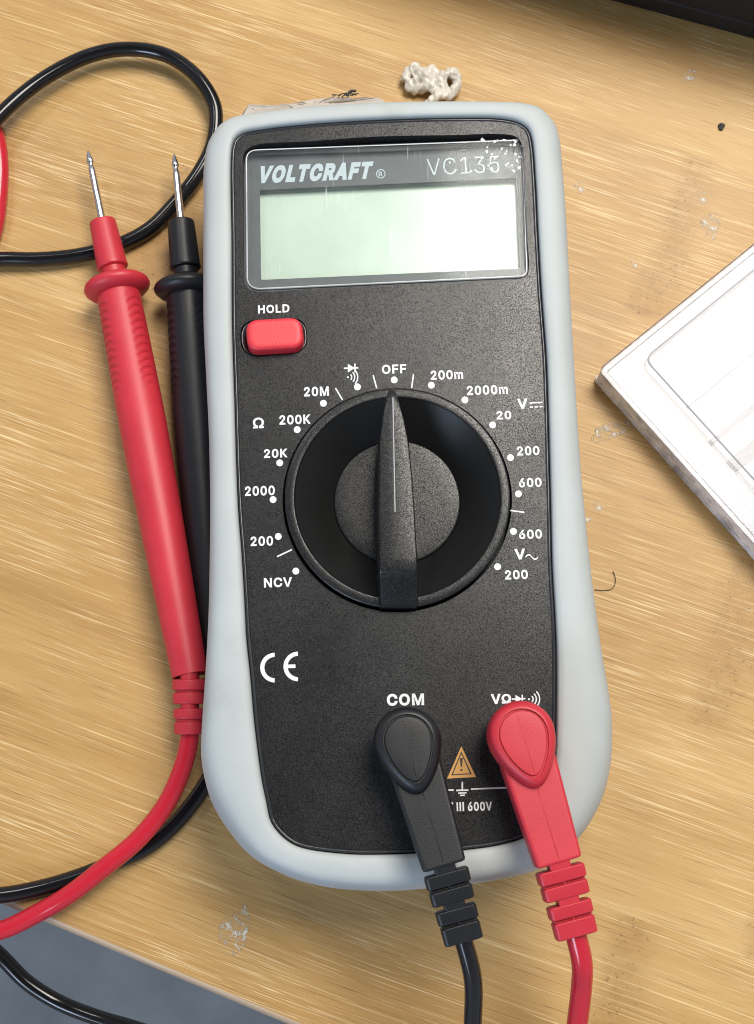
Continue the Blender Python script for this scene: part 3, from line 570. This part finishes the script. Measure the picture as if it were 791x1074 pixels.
def diode(u, v, s): # centre; width about 2s
    return [line_px((u - s, v + .3), (u + s, v - .3), 1.5, Z1), poly_px([(u - .45 * s, v - .58 * s), (u - .45 * s, v + .62 * s), (u + .5 * s, v)], Z1 + .003), line_px((u + .52 * s, v - .6 * s), (u + .56 * s, v + .6 * s), 1.5, Z1 + .006)]
def waves(u, v, s):
    o = [poly_px([(u + s * .10 * math.cos(k), v + s * .10 * math.sin(k)) for k in range(0, 6)], Z1)]
    for r in (.38, .68, .98): o.append(arc_px((u, v), s * r - .65, s * r + .65, -42, 46, Z1, 8))
    return o
put('diode_symbol', M_white, *diode(368.3, 386, 7.6)); put('buzzer_symbol', M_white, *waves(365, 395.6, 10.5))
put('diode_symbol', M_white, *diode(544, 733, 7.2)); put('buzzer_symbol', M_white, *waves(554.8, 733.3, 11.5))
put('socket_lettering', M_white, text_mesh('V', 515.2, 738.6, 10.6, 10.6, Z1, 2, .035)); put('ohm_symbol', M_white, text_mesh('\u03a9', 526.4, 738, 10, 10, Z1, 2, .035))
put('voltage_symbol', M_white, text_mesh('V', 542.8, 428.8, 11, 10.6, Z1, 2, .035), line_px((555.4, 422.8), (569, 422), 1.3, Z1), line_px((555.6, 427.2), (559, 427), 1.3, Z1), line_px((560.8, 426.9), (564.2, 426.7), 1.3, Z1), line_px((566, 426.6), (569.2, 426.4), 1.3, Z1))
tl = [(551.2 + 13.4 * k / 14, 584.2 - 2.4 * math.sin(2 * math.pi * k / 14)) for k in range(15)]
put('voltage_symbol', M_white, text_mesh('V', 540, 587, 11.4, 11.2, Z1, 2, .035), poly_px([(a, b - .8) for a, b in tl] + [(a, b + .8) for a, b in tl[::-1]], Z1))
# CE mark: open rings
def ce(c, mid):
    o = [arc_px(c, 11.2, 15.6, 92, 268, Z1, 24)]
    if mid: o.append(line_px((c[0] - 13, c[1]), (c[0] - 3.0, c[1] - .3), 3.8, Z1 + .003))
    return o
put('ce_mark', M_white, *(ce((288.6, 700.2), False) + ce((313, 699), True)))
tri = poly_px([(483.9, 782.8), (499.4, 815), (469, 816.6)], Z1)
put('warning_triangle', M_orange, tri)
tri_o = slab([A2([(483.9, 788), (495, 812), (473.2, 813.3)], Z1), A2([(483.9, 790.8), (493, 811), (475.1, 812)], Z1)], Z1 + .022, Z1 + .03)
put('exclamation_mark', M_blackprint, tri_o, poly_px([(482.4, 795), (485.4, 795), (484.7, 804.4), (483.3, 804.4)], Z1 + .023, .01), poly_px([(484 + 1.3 * math.cos(k), 807.6 + 1.3 * math.sin(k)) for k in range(6)], Z1 + .023, .01))
put('earth_symbol', M_white, line_px((485, 820), (485, 828), 1.6, Z1), line_px((478.6, 829), (491.4, 828.6), 1.7, Z1 + .003), line_px((480.8, 831.8), (489.4, 831.5), 1.6, Z1), line_px((482.6, 834.2), (487.6, 834), 1.5, Z1))
put('connecting_line', M_white, line_px((440, 829.4), (476, 828.6), 1.6, Z1), line_px((494, 827.6), (531, 826.2), 1.6, Z1), line_px((530.8, 826.4), (537, 823), 1.6, Z1 + .003))
put('rating_lettering', M_white, text_mesh('CAT III 600V', 456, 851.5, 60.4, 9.6, Z1, 1.2, .03))

# ---------------------------------------------------------------- plugs
def frame_of(o, d):
    d = Vector((d.x, d.y)).normalized(); n = Vector((-d.y, d.x)); O = Vector((o.x, o.y))
    return lambda s, t: O + d * s + n * t
def rectprof(F, s, half, zc, hz, rnd=.9, n=5):
    """rounded rectangle cross-section, perpendicular to the axis at distance s"""
    out = []
    rnd = min(rnd, half * .9, hz * .9)
    for cx, cz, a0 in ((half - rnd, hz - rnd, 0), (-(half - rnd), hz - rnd, 90), (-(half - rnd), -(hz - rnd), 180), (half - rnd, -(hz - rnd), 270)):
        for k in range(n):
            a = R(a0 + 90 * k / (n - 1)); p = F(s, cx + rnd * math.cos(a)); out.append(Vector((p.x, p.y, zc + cz + rnd * math.sin(a))))
    return out
def plug(root, m, headc, tipp, armend, relief_end, ztop, w0, w1, cabpts, mc):
    hc = at(*headc, ztop); tp_ = at(*tipp, ztop); ae = at(*armend, ztop - 2)
    d = tp_ - hc; L = Vector((d.x, d.y)).length; F = frame_of(hc, d); rad = 5.9
    # teardrop outline
    def tear(scale_r, sh, z, n=56):
        r = rad + sh; out = []
        tipx = L + sh * 1.15
        # circle part then curve to a rounded tip
        for k in range(n):
            a = 2 * math.pi * k / n
            ca, sa = math.cos(a), math.sin(a)
            if ca <= 0: p = F(r * ca, r * sa)
            else:
                x = tipx * (ca ** 1.0); tw = r * sa * (1 - .30 * ca ** 1.6)
                p = F(x, tw)
            out.append(Vector((p.x, p.y, z)))
        return out
    head = loft([tear(1, -1.0, ztop - 8.5), tear(1, -.35, ztop - 7.6), tear(1, 0, ztop - 5), tear(1, -.02, ztop - 2.4), tear(1, -.25, ztop - 1.1), tear(1, -.75, ztop - .35), tear(1, -1.35, ztop - .05),
                 tear(1, -1.5, ztop - .02), tear(1, -1.6, ztop - .5), tear(1, -1.85, ztop - .5), tear(1, -1.95, ztop - .10), tear(1, -2.1, ztop - .03), tear(1, -4.0, ztop + .0), tear(1, -5.0, ztop + .0)], True, True)
    body = finish('plug', head, m, root, True, 60)
    sh = [lathe_ring(hc, r, z, 48) for r, z in ((5.0, ZP + .05), (5.15, ZP + .6), (5.15, ztop - 8), (4.4, ztop - 7.6))]
    finish('plug_shroud', loft(sh, True, True), m, body, True, 50)
    # arm
    d2_ = ae - hc; La = Vector((d2_.x, d2_.y)).length; G = frame_of(hc, d2_)
    arm = []
    for s, hw, zc, hz in ((0, w0 * .96, ztop - 5.2, 3.0), (5, w0, ztop - 5.2, 3.1), (La * .55, (w0 + w1) / 2 + .1, ztop - 5.0, 3.0), (La - .5, w1 + .05, ztop - 4.6, 2.9), (La - .12, w1 - .1, ztop - 4.6, 2.75), (La, w1 - .4, ztop - 4.6, 2.5)):
        arm.append(rectprof(G, s, hw, zc, hz, .75))
    finish('plug_arm', loft(arm, True, True), m, body, True, 50)
    sm_ = [Vector((*G(q, 0), z)) for q, z in ((L * .95, ztop - 2.0), (La * .55, ztop - 1.98), (La - .8, ztop - 1.68))]
    finish('mould_seam', joinm(tube(sm_, .05, 6), tube([Vector((*F(q, 0), ztop - .0)) for q in (-3.2, 0, L - 3.0)], .035, 6)), m, body)
    # strain relief: blocks with bridges, drooping slightly
    re_ = at(*relief_end, ztop - 6); d3 = re_ - G3(ae, d2_, La, hc); 
    base = Vector((hc.x, hc.y)) + Vector((d2_.x, d2_.y)).normalized() * La
    dd = Vector((re_.x - base.x, re_.y - base.y)); Lr = dd.length; H = frame_of(Vector((base.x, base.y, 0)), dd)
    zc0, zc1 = ztop - 4.7, ztop - 7.0
    parts = []
    gaps = [.075, .035, .075, .035]; bls = [.18, .185, .18, .235]
    core = [rectprof(H, q, 1.5, zc0 + (zc1 - zc0) * q / Lr, 1.7, .9) for q in (-.6, Lr * .5, Lr - .3)]
    parts.append(loft(core, True, True)); s = 0; z_ = lambda q: zc0 + (zc1 - zc0) * q / Lr
    for k in range(4):
        g = gaps[k] * Lr; hw = (w1 + .15) - .16 * k; hh = 2.8 - .12 * k
        if k % 2 == 0: parts.append(loft([rectprof(H, s - .4, 1.85, z_(s), hh - .12, .4), rectprof(H, s + g + .4, 1.85, z_(s + g), hh - .2, .4)], True, True))
        else:
            parts.append(loft([rectprof(H, s - .4, hw - .25, z_(s), hh - .8, .4), rectprof(H, s + g + .4, hw - .25, z_(s + g), hh - .8, .4)], True, True))
            parts.append(loft([rectprof(H, s - .4, .35, z_(s), hh - .5, .3), rectprof(H, s + g + .4, .35, z_(s + g), hh - .5, .3)], True, True))
        q0 = s + g; q1 = q0 + bls[k] * Lr
        parts.append(loft([rectprof(H, q0, hw - .3, z_(q0), hh - .3, .7), rectprof(H, q0 + .1, hw - .1, z_(q0), hh - .1, .75), rectprof(H, q0 + .3, hw, z_(q0), hh, .8), rectprof(H, q1 - .3, hw - .03, z_(q1), hh, .8), rectprof(H, q1 - .1, hw - .12, z_(q1), hh - .1, .75), rectprof(H, q1, hw - .35, z_(q1), hh - .3, .7)], True, True))
        s = q1
    finish('strain_relief', joinm(*parts), m, root, True, 45)
    return Vector((re_.x, re_.y, zc1)), dd
def G3(a, b, c, d): return a
CR = 1.78
# ---------------------------------------------------------------- probes
def probe(root, m, front, rear, z0, z1, tip, ztip, sleeve_front, relief_end, zr, ribs_flip=1):
    """handle axis from guard centre `front` to `rear` (photo positions), z0,z1 heights"""
    a, b = at(*front, z0), at(*rear, z1); ax = (b - a); L = ax.length; dirv = ax.normalized()
    rb = lambda s: 4.55 + .35 * math.sin(min(1, s / (L * .45)) * math.pi * .5) - 1.35 * max(0, (s / L - .35) / .65) ** 1.3
    def rad(s, an):
        r = rb(s)
        # thumb grips: ridges on both flanks of the upper face
        for lo in (1, -1):
            da = abs(((an - lo * R(60) + math.pi) % (2 * math.pi)) - math.pi)
            if da < R(34) and 2 < s < 25:
                f = math.cos(da / R(34) * math.pi / 2) ** .5 * min(1, (s - 2) / 2) * max(0, min(1, (25 - s) / 5))
                arc = s + 1.2 * math.cos(da / R(34) * math.pi / 2)
                r += f * (-.30 + .24 * (1 if (arc % 1.75) < 1.15 else 0))
        return r
    n = 420
    pts = [a + dirv * (L * k / n) for k in range(n + 1)]
    # body is slightly curved in the photograph
    handle = tube(pts, rad, 72)
    h = finish('probe_handle', handle, m, root, True, 60)
    # guard flange, tilted torus-like disc
    sf = at(*sleeve_front, z0)
    fd = (a - sf); fl_ = fd.length; fdir = fd.normalized()
    gp = []
    gs = [(0, 3.2), (.05, 5.0), (.35, 6.1), (.9, 6.75), (1.6, 7.0), (2.3, 6.75), (2.95, 6.1), (3.35, 5.2), (3.6, 4.2)]
    P0 = a - dirv * 2.2
    finish('finger_guard', tube_var([P0 + dirv * s for s, _ in gs], [r for _, r in gs], 48), m, h, True, 60)
    # neck and sleeve
    ss = [(0, 2.35), (.12, 2.75), (.5, 2.85), (fl_ - 6.0, 3.25), (fl_ - 5.3, 3.35), (fl_ - 5.0, 3.15), (fl_ - 4.8, 2.6), (fl_ - 3.4, 2.55), (fl_ - 3.0, 3.1), (fl_ - 1.6, 3.6)]
    finish('probe_sleeve', tube_var([sf + fdir * s for s, _ in ss], [r for _, r in ss], 40), m, root, True, 50)
    tpnt = at(*tip, ztip); td = (sf - tpnt); tl_ = td.length; tdir = td.normalized()
    ts = [(0, .05), (.4, .22), (1.0, .42), (2.2, .72), (2.9, .80), (3.2, .66), (3.5, .52), (4.0, .55), (4.4, .70), (5.2, .74), (tl_ + 1.0, .84)]
    ts = [(s, r * 1.0) for s, r in ts]
    finish('probe_tip', tube_var([tpnt + tdir * s for s, _ in ts], [r for _, r in ts], 24), M_metal, root, True, 40)
    # strain relief: stacked collars with bridges
    re_ = at(*relief_end, zr); rv = re_ - b; Lr = rv.length; rd = rv.normalized(); parts = []
    rr0 = rb(L); parts.append(tube([b - rd * .5, re_ - rd * .3], 1.9, 20)); s = 0
    side = Vector((-rd.y, rd.x, 0)).normalized(); gaps = [.075, .045, .075, .045]; bls = [.18, .19, .18, .21]
    for k in range(4):
        g = gaps[k] * Lr; r_ = rr0 * (1 - .05 * k)
        if k % 2 == 0: c0 = b + rd * (s - .4) + Vector((0, 0, r_ * .46)); parts.append(tube([c0, c0 + rd * (g + .8)], r_ * .48, 16))
        else: parts.append(tube([b + rd * (s - .4), b + rd * (s + g + .4)], r_ * .86, 24))
        s += g; q1 = s + bls[k] * Lr
        parts.append(tube_var([b + rd * q for q in (s, s + .1, s + .3, q1 - .3, q1 - .1, q1)], [r_ - .35, r_ - .08, r_, r_ - .05, r_ - .12, r_ - .4], 32)); s = q1
    finish('strain_relief', joinm(*parts), m, root, True, 50)
    return re_, rd
def tube_var(P, rads, seg):
    rr = list(rads); n = len(P); rings = []
    T = (P[-1] - P[0]).normalized(); up = Vector((0, 0, 1)); nrm = (up - T * up.dot(T)).normalized(); bn = T.cross(nrm)
    for p, r in zip(P, rr): rings.append([p + (nrm * math.cos(2 * math.pi * k / seg) + bn * math.sin(2 * math.pi * k / seg)) * r for k in range(seg)])
    return loft(rings, True, True)

# --- black test lead
bl_root = empty('test_lead', at(428, 780, 0), 'black test lead with looped cable, its plug in the COM socket', 'test lead', 'test leads of the multimeter')
b_end, _ = probe(bl_root, M_blk, (196.5, 305), (226.5, 706), 7.0, 3.9, (182.6, 161), 6.4, (190, 232.5), (232, 768), 3.3)
bp_end, bd_ = plug(bl_root, M_blk, (427.8, 776), (440.8, 833), (466.5, 909), (487, 988), 42, 4.6, 3.75, None, M_blkcab)
cabB = [b_end - Vector((.2, -2.5, 0)), at(231, 790, 2.4), at(216, 822, 1.9), at(182, 866, 1.8), at(153.6, 889, 1.8), at(121, 904, 1.8), at(81, 920, 1.8), at(40, 932, 1.8), at(0, 939, 1.9), at(-60, 940, 2), at(-190, 880, 2), at(-270, 700, 2), at(-250, 480, 2), at(-150, 320, 2), at(-60, 278, 2.0),
        at(0, 272, 2.2), at(41, 272, 2), at(82, 268, 1.8), at(123, 257.5, 1.8), at(155.6, 241, 1.8), at(180, 217.5, 2), at(207, 184, 2.6), at(222, 155, 3.0), at(226.5, 128, 3.4), at(224, 108, 3.6), at(208, 82, 4), at(182, 61.5, 4), at(158, 53.5, 4), at(133, 51.5, 4), at(110, 54, 4), at(82, 63, 4), at(41, 86, 4.5), at(0, 121, 5.5), at(-40, 170, 6), at(-110, 300, 4), at(-150, 480, 2), at(-170, 640, 2), at(-165, 760, 2), at(-140, 850, 1), at(-90, 920, -8), at(-40, 967, -16), at(0, 1002, -20), at(28, 1030, -22), at(61, 1051, -23), at(101, 1067, -22), at(135, 1077, -20), at(220, 1105, -12), at(330, 1150, 0), at(420, 1190, 8), at(478, 1180, 14), at(494, 1130, 22), at(496, 1074, 27), at(496, 1026, 32), Vector((bp_end.x, bp_end.y, bp_end.z)) - Vector((bd_.x, bd_.y, 0)).normalized() * 1.5]
finish('cable', tube(catmull(cabB, 14), lambda s, a: 1.62 if s < 760 else 1.62 + min(.3, (s - 760) * .004), 20), M_blkcab, bl_root)
# --- red test lead
rd_root = empty('test_lead', at(548, 775, 0), 'red test lead, its long red probe lying left of the meter, plugged in at right', 'test lead', 'test leads of the multimeter')
r_end, _ = probe(rd_root, M_red, (123.5, 304), (199.3, 708), 7.0, 9.0, (92.3, 157.5), 6.6, (107.5, 232.5), (198.5, 770), 8.2)
rp_end, rdd = plug(rd_root, M_red, (548.5, 770), (566, 826.5), (587.2, 905), (605.5, 982), 42, 4.75, 3.95, None, M_redcab)
cabR = [r_end - Vector((0, -1.5, 0)), at(198.5, 775, 8.1), at(192.5, 802, 7.6), at(175, 842, 6.6), at(146.6, 878.6, 5.6), at(113, 907, 5.3), at(73, 938, 4.2), at(40, 957.5, 2.8), at(0, 976, 2), at(-60, 985, 2), at(-150, 950, 2), at(-190, 800, 2), at(-160, 600, 2), at(-90, 420, 2), at(-30, 300, 2), at(-6, 240, 2),
        at(-1, 205, 1.9), at(0, 170, 1.9), at(-6, 138, 1.9), at(-40, 90, 2), at(-120, 60, 2), at(-260, 150, 2), at(-340, 420, 2), at(-330, 760, 2), at(-240, 960, -2), at(-90, 1110, -14), at(120, 1200, -14), at(330, 1235, 0), at(500, 1240, 8), at(585, 1190, 14), at(600, 1120, 21), at(605.5, 1074, 26), at(610, 1035, 30), at(610.5, 1010, 33), Vector((rp_end.x, rp_end.y, rp_end.z)) - Vector((rdd.x, rdd.y, 0)).normalized() * 1.5]
finish('cable', tube(catmull(cabR, 14), lambda s, a: 1.85, 20), M_redcab, rd_root)

# ---------------------------------------------------------------- clear plastic case on the right
HB = 8.5
c0 = at(629, 386, HB); cu_ = at(791, 255, HB); cl_ = at(791, 551, HB)
du = d2(c0, cu_); dl_ = Vector((du.y, -du.x))               # along upper-left edge, and along lower-left edge (right angle)
O2 = Vector((c0.x, c0.y))
bxp = lambda a, b: O2 + du * a + dl_ * b
WB, LB = 92.0, 68.0
bx = empty('plastic_case', (*(bxp(WB / 2, LB / 2)), 0), 'flat clear plastic case with a white tray inside, its corner pointing at the meter', 'plastic case')
def brect(a0, b0, a1, b1, r, n=6): return roundpoly([bxp(a0, b0), bxp(a1, b0), bxp(a1, b1), bxp(a0, b1)], r, n)
finish('case_base', slab([brect(0, 0, WB, LB, .8), brect(1.1, 1.1, WB - 1.1, LB - 1.1, .6)], 0, 1.6, .2), M_casewall, bx, True, 40)
finish('tray', slab([brect(1.3, 1.3, WB - 1.3, LB - 1.3, .8)], .6, 6.2, .3), M_tray, bx, True, 40)
lid = finish('case_lid', slab([brect(.0, .0, WB, LB, 1.0)], 6.7, HB, .3), M_clearbox, bx, True, 40)
finish('case_wall', slab([brect(.15, .15, WB - .15, LB - .15, 1.0), brect(1.1, 1.1, WB - 1.1, LB - 1.1, .6)], 1.7, 6.6, .1), M_casewall, bx, True, 40)
# raised outline and ribs on the lid and compartments under it
def loc2(u, v, z=HB):
    p = at(u, v, z); q = Vector((p.x, p.y)) - O2; return q.dot(du), q.dot(dl_)
ra, rb_ = loc2(675, 376)
def strip(a0, b0, a1, b1, w_, z0, z1):
    A, B = bxp(a0, b0), bxp(a1, b1); n = Vector((-(B - A).y, (B - A).x)).normalized() * w_ / 2
    return slab([[A - n, B - n, B + n, A + n]], z0, z1, .0)
finish('lid_outline', slab([brect(ra, rb_, WB - 6, LB - 6, 2.2, 8), brect(ra + .32, rb_ + .32, WB - 6.32, LB - 6.32, 1.9, 8)], HB - .02, HB + .22), M_trayg, bx, True, 40)
a1, b1 = loc2(719, 428); a2, b2 = loc2(747, 463); a3, b3 = loc2(771, 480)
for (bb, w_, mt) in ((b1, .45, M_trayg), (b2, 1.2, M_trayg), (b3 + 1.0, 3.0, M_trayg), (b3 + 7.5, .8, M_trayg), (b3 + 12, 2.2, M_trayg)):
    finish('compartment_rib', strip(ra + .6 + (0 if w_ < 1 else -1.5), bb, WB - 7, bb, w_, 6.1, 6.5), mt, bx, False)

# ---------------------------------------------------------------- black box at the upper right
ZK = 36
p0, p1 = at(676.6, 0, 6), at(791, 30.7, 6); kd = d2(p0, p1); kn = Vector((-kd.y, kd.x)); K0 = Vector((p0.x, p0.y))
kpts = [K0 - kd * 75, K0 + kd * 150, K0 + kd * 150 + kn * 120, K0 - kd * 75 + kn * 120]
kr = empty('equipment_case', (*(K0 + kn * 60), 0), 'black equipment case cut off by the top right corner of the photo', 'equipment case')
kl = roundpoly(kpts, 6, 8)
finish('case_shell', loft([inset_ring(kl, 3, .6), inset_ring(kl, .8, 1.5), inset_ring(kl, 0, 5), inset_ring(kl, .6, 12), inset_ring(kl, 1.6, ZK - 5), inset_ring(kl, 3.2, ZK - 1.4), inset_ring(kl, 6, ZK)], True, True), M_case, kr, True, 50)
finish('case_seam', loft([inset_ring(kl, .15, 6.4), inset_ring(kl, -.12, 6.7), inset_ring(kl, -.10, 7.3), inset_ring(kl, .2, 7.6)], False, False), M_case, kr, True)
for a_, b_ in ((-60, 12), (135, 12), (-60, 108), (135, 108)):
    q = K0 + kd * a_ + kn * b_; finish('rubber_foot', loft([lathe_ring(q, 4, 0, 24), lathe_ring(q, 4, 1.2, 24)], True, True), M_blk, kr, True, 40)

# ---------------------------------------------------------------- bits on the desk
rnd = random.Random(4)
def lumpy(loop, z0, z1, amp, seed, shrink=.35):
    rn = random.Random(seed); L2 = [Vector((p[0], p[1])) for p in loop]; c = sum(L2, Vector((0, 0))) / len(L2); rs = []
    for f, z in ((1.0, z0), (1.0, z0 + (z1 - z0) * .5), (.9, z1 - .05), (.6, z1), (.3, z1)):
        rs.append([Vector((c.x + (p.x - c.x) * f + rn.uniform(-amp, amp) * .4, c.y + (p.y - c.y) * f + rn.uniform(-amp, amp) * .4, z + (rn.uniform(-amp, amp) if z > z0 else 0))) for p in L2])
    return loft(rs, True, True)
# torn tape behind the top edge of the meter
tape_px = [(243,130),(248,120),(252,113.5),(254,109.5),(257,113),(261,116.5),(275,113),(290,109.5),(305,107.5),(320,105),(335,102.5),(346,102),(352,100),(360,101),(368,100.6),(376,101.8),(390,101),(403,101.3),(410,104.5),(415,109),(418,118),(380,122),(320,126),(260,134)]
tz = 9.0
tl2 = [p for p in catmull(A2(tape_px, tz), 3, True)]
tg = empty('torn_tape', at(330, 112, 0), 'ragged strip of dirty beige tape sticking out behind the top edge of the meter', 'tape')
finish('tape_strip', lumpy(tl2, 2.0, tz, .25, 3), M_debris, tg, True, 60)
fz = []
for k in range(9):
    p = at(352 + k * 2.2, 100.5 + rnd.uniform(-1, 1), tz + .2); q = [p, p + Vector((rnd.uniform(-1, 1.6), rnd.uniform(-.3, .5), .3)), p + Vector((rnd.uniform(0, 2), rnd.uniform(0, .6), .1))]
    fz.append(tube(catmull(q, 4), .12, 6))
p = at(364, 101, tz + .2); fz.append(tube(catmull([p, p + Vector((.7, 1.0, .3)), p + Vector((2.0, 1.1, .3))], 4), .28, 6))
finish('dark_fluff', joinm(*fz), M_soot, tg)
# knotted lump of white glue string
rn = random.Random(11); pts = []
lump = [(424,86,2),(427,76,3),(434,72,4),(441,76,4),(436,86,3),(431,91,2),(440,94,2),(447,90,3),(444,80,5),(452,74,4),(458,78,3),(453,88,4),(459,95,3),(466,92,4),(463,82,5),(470,78,3),(475,75,3),(479,84,3),(477,93,3.5),(469,100,3.5),(461,98,5),(456,103,4.5),(450,108,3.5),(446,116,2.5)]
lp_ = catmull([at(u, v, .9 + z * .4) + Vector((rn.uniform(-.3, .3), rn.uniform(-.3, .3), 0)) for u, v, z in lump], 8)
def lr(s, a): return 1.12 + .30 * math.sin(s * 1.9) * math.sin(a * 2 + s) + .25 * math.sin(s * 4.3 + a * 3) - (.35 if s > 62 else 0)
glm = finish('glue_string', tube(lp_, lr, 16), M_hotglue, None)
rm = glm.modifiers.new('remesh', 'REMESH'); rm.mode = 'VOXEL'; rm.voxel_size = .0002; rm.use_smooth_shade = True
sm = glm.modifiers.new('smooth', 'SMOOTH'); sm.factor = .6; sm.iterations = 14
tag(glm, 'knotted lump of cloudy white glue string lying above the top edge of the meter', 'glue lump')
# dried glue spots
def blob_px(u, v, rx, ry, seed, rot=0, n=26):
    r_ = random.Random(seed); out = []
    ph = [r_.uniform(0, 6.28) for _ in range(4)]
    for k in range(n):
        a = 2 * math.pi * k / n; q = 1 + .16 * math.sin(2 * a + ph[0]) + .13 * math.sin(3 * a + ph[1]) + .09 * math.sin(5 * a + ph[2]) + .05 * math.sin(9 * a + ph[3])
        x, y = rx * q * math.cos(a), ry * q * math.sin(a); c, s = math.cos(rot), math.sin(rot)
        out.append(at(u + x * c - y * s, v + x * s + y * c, 0))
    return out
spots = [(608.5,196,5.5,6,'small round spot of dried glue right of the display beside the holster'),
         (746,236,9,17,'footprint-shaped patch of dried glue above the clear plastic case'),
         (737,208,5,6,'small pale glue spot just above the footprint-shaped patch'),
         (666,276,5,4,'tiny pale glue spot left of the clear case, over a brown growth ring'),
         (641,452,10,20,'elongated translucent glue patch below the corner of the clear case'),
         (627,531,5,5,'small glue speck right of the holster, upper of two'),
         (615,543,6,5,'glue smear touching the right side of the holster, lower of two'),
         (247,975,26,14,'wide cluster of glossy dried glue drops below the bottom left of the meter'),
         (722,80,9,6,'pale smear in the shade near the black case')]
for i, (u, v, rx, ry, lb) in enumerate(spots):
    lo_ = blob_px(u, v, rx, ry, 20 + i, .3 * i); c = sum(lo_, Vector()) / len(lo_)
    rs = [[Vector((p.x, p.y, .01)) for p in lo_], [Vector((c.x + (p.x - c.x) * .93, c.y + (p.y - c.y) * .93, .12)) for p in lo_], [Vector((c.x + (p.x - c.x) * .8, c.y + (p.y - c.y) * .8, .07)) for p in lo_], [Vector((c.x + (p.x - c.x) * .3, c.y + (p.y - c.y) * .3, .05)) for p in lo_]]
    tag(finish('glue_spot', loft(rs, True, True), M_glue, None), lb, 'glue spot', 'dried glue spots on the wood')
cr_ = finish('dark_crumb', lumpy(blob_px(756.5, 133.5, 3.6, 2.8, 77, n=14), 0, .8, .3, 8), M_soot, None, True, 40)
tag(cr_, 'tiny dark brown crumb on the wood in the upper right', 'crumb')
hp = [at(643, 599, .25), at(645.5, 606, .25), at(645, 613, .25), at(641, 618, .25), at(634, 619, .25), at(624, 618.5, .25)]
tag(finish('hair', tube(catmull(hp, 6), .075, 6), M_soot, None), 'short curved dark hair on the wood right of the holster', 'hair')
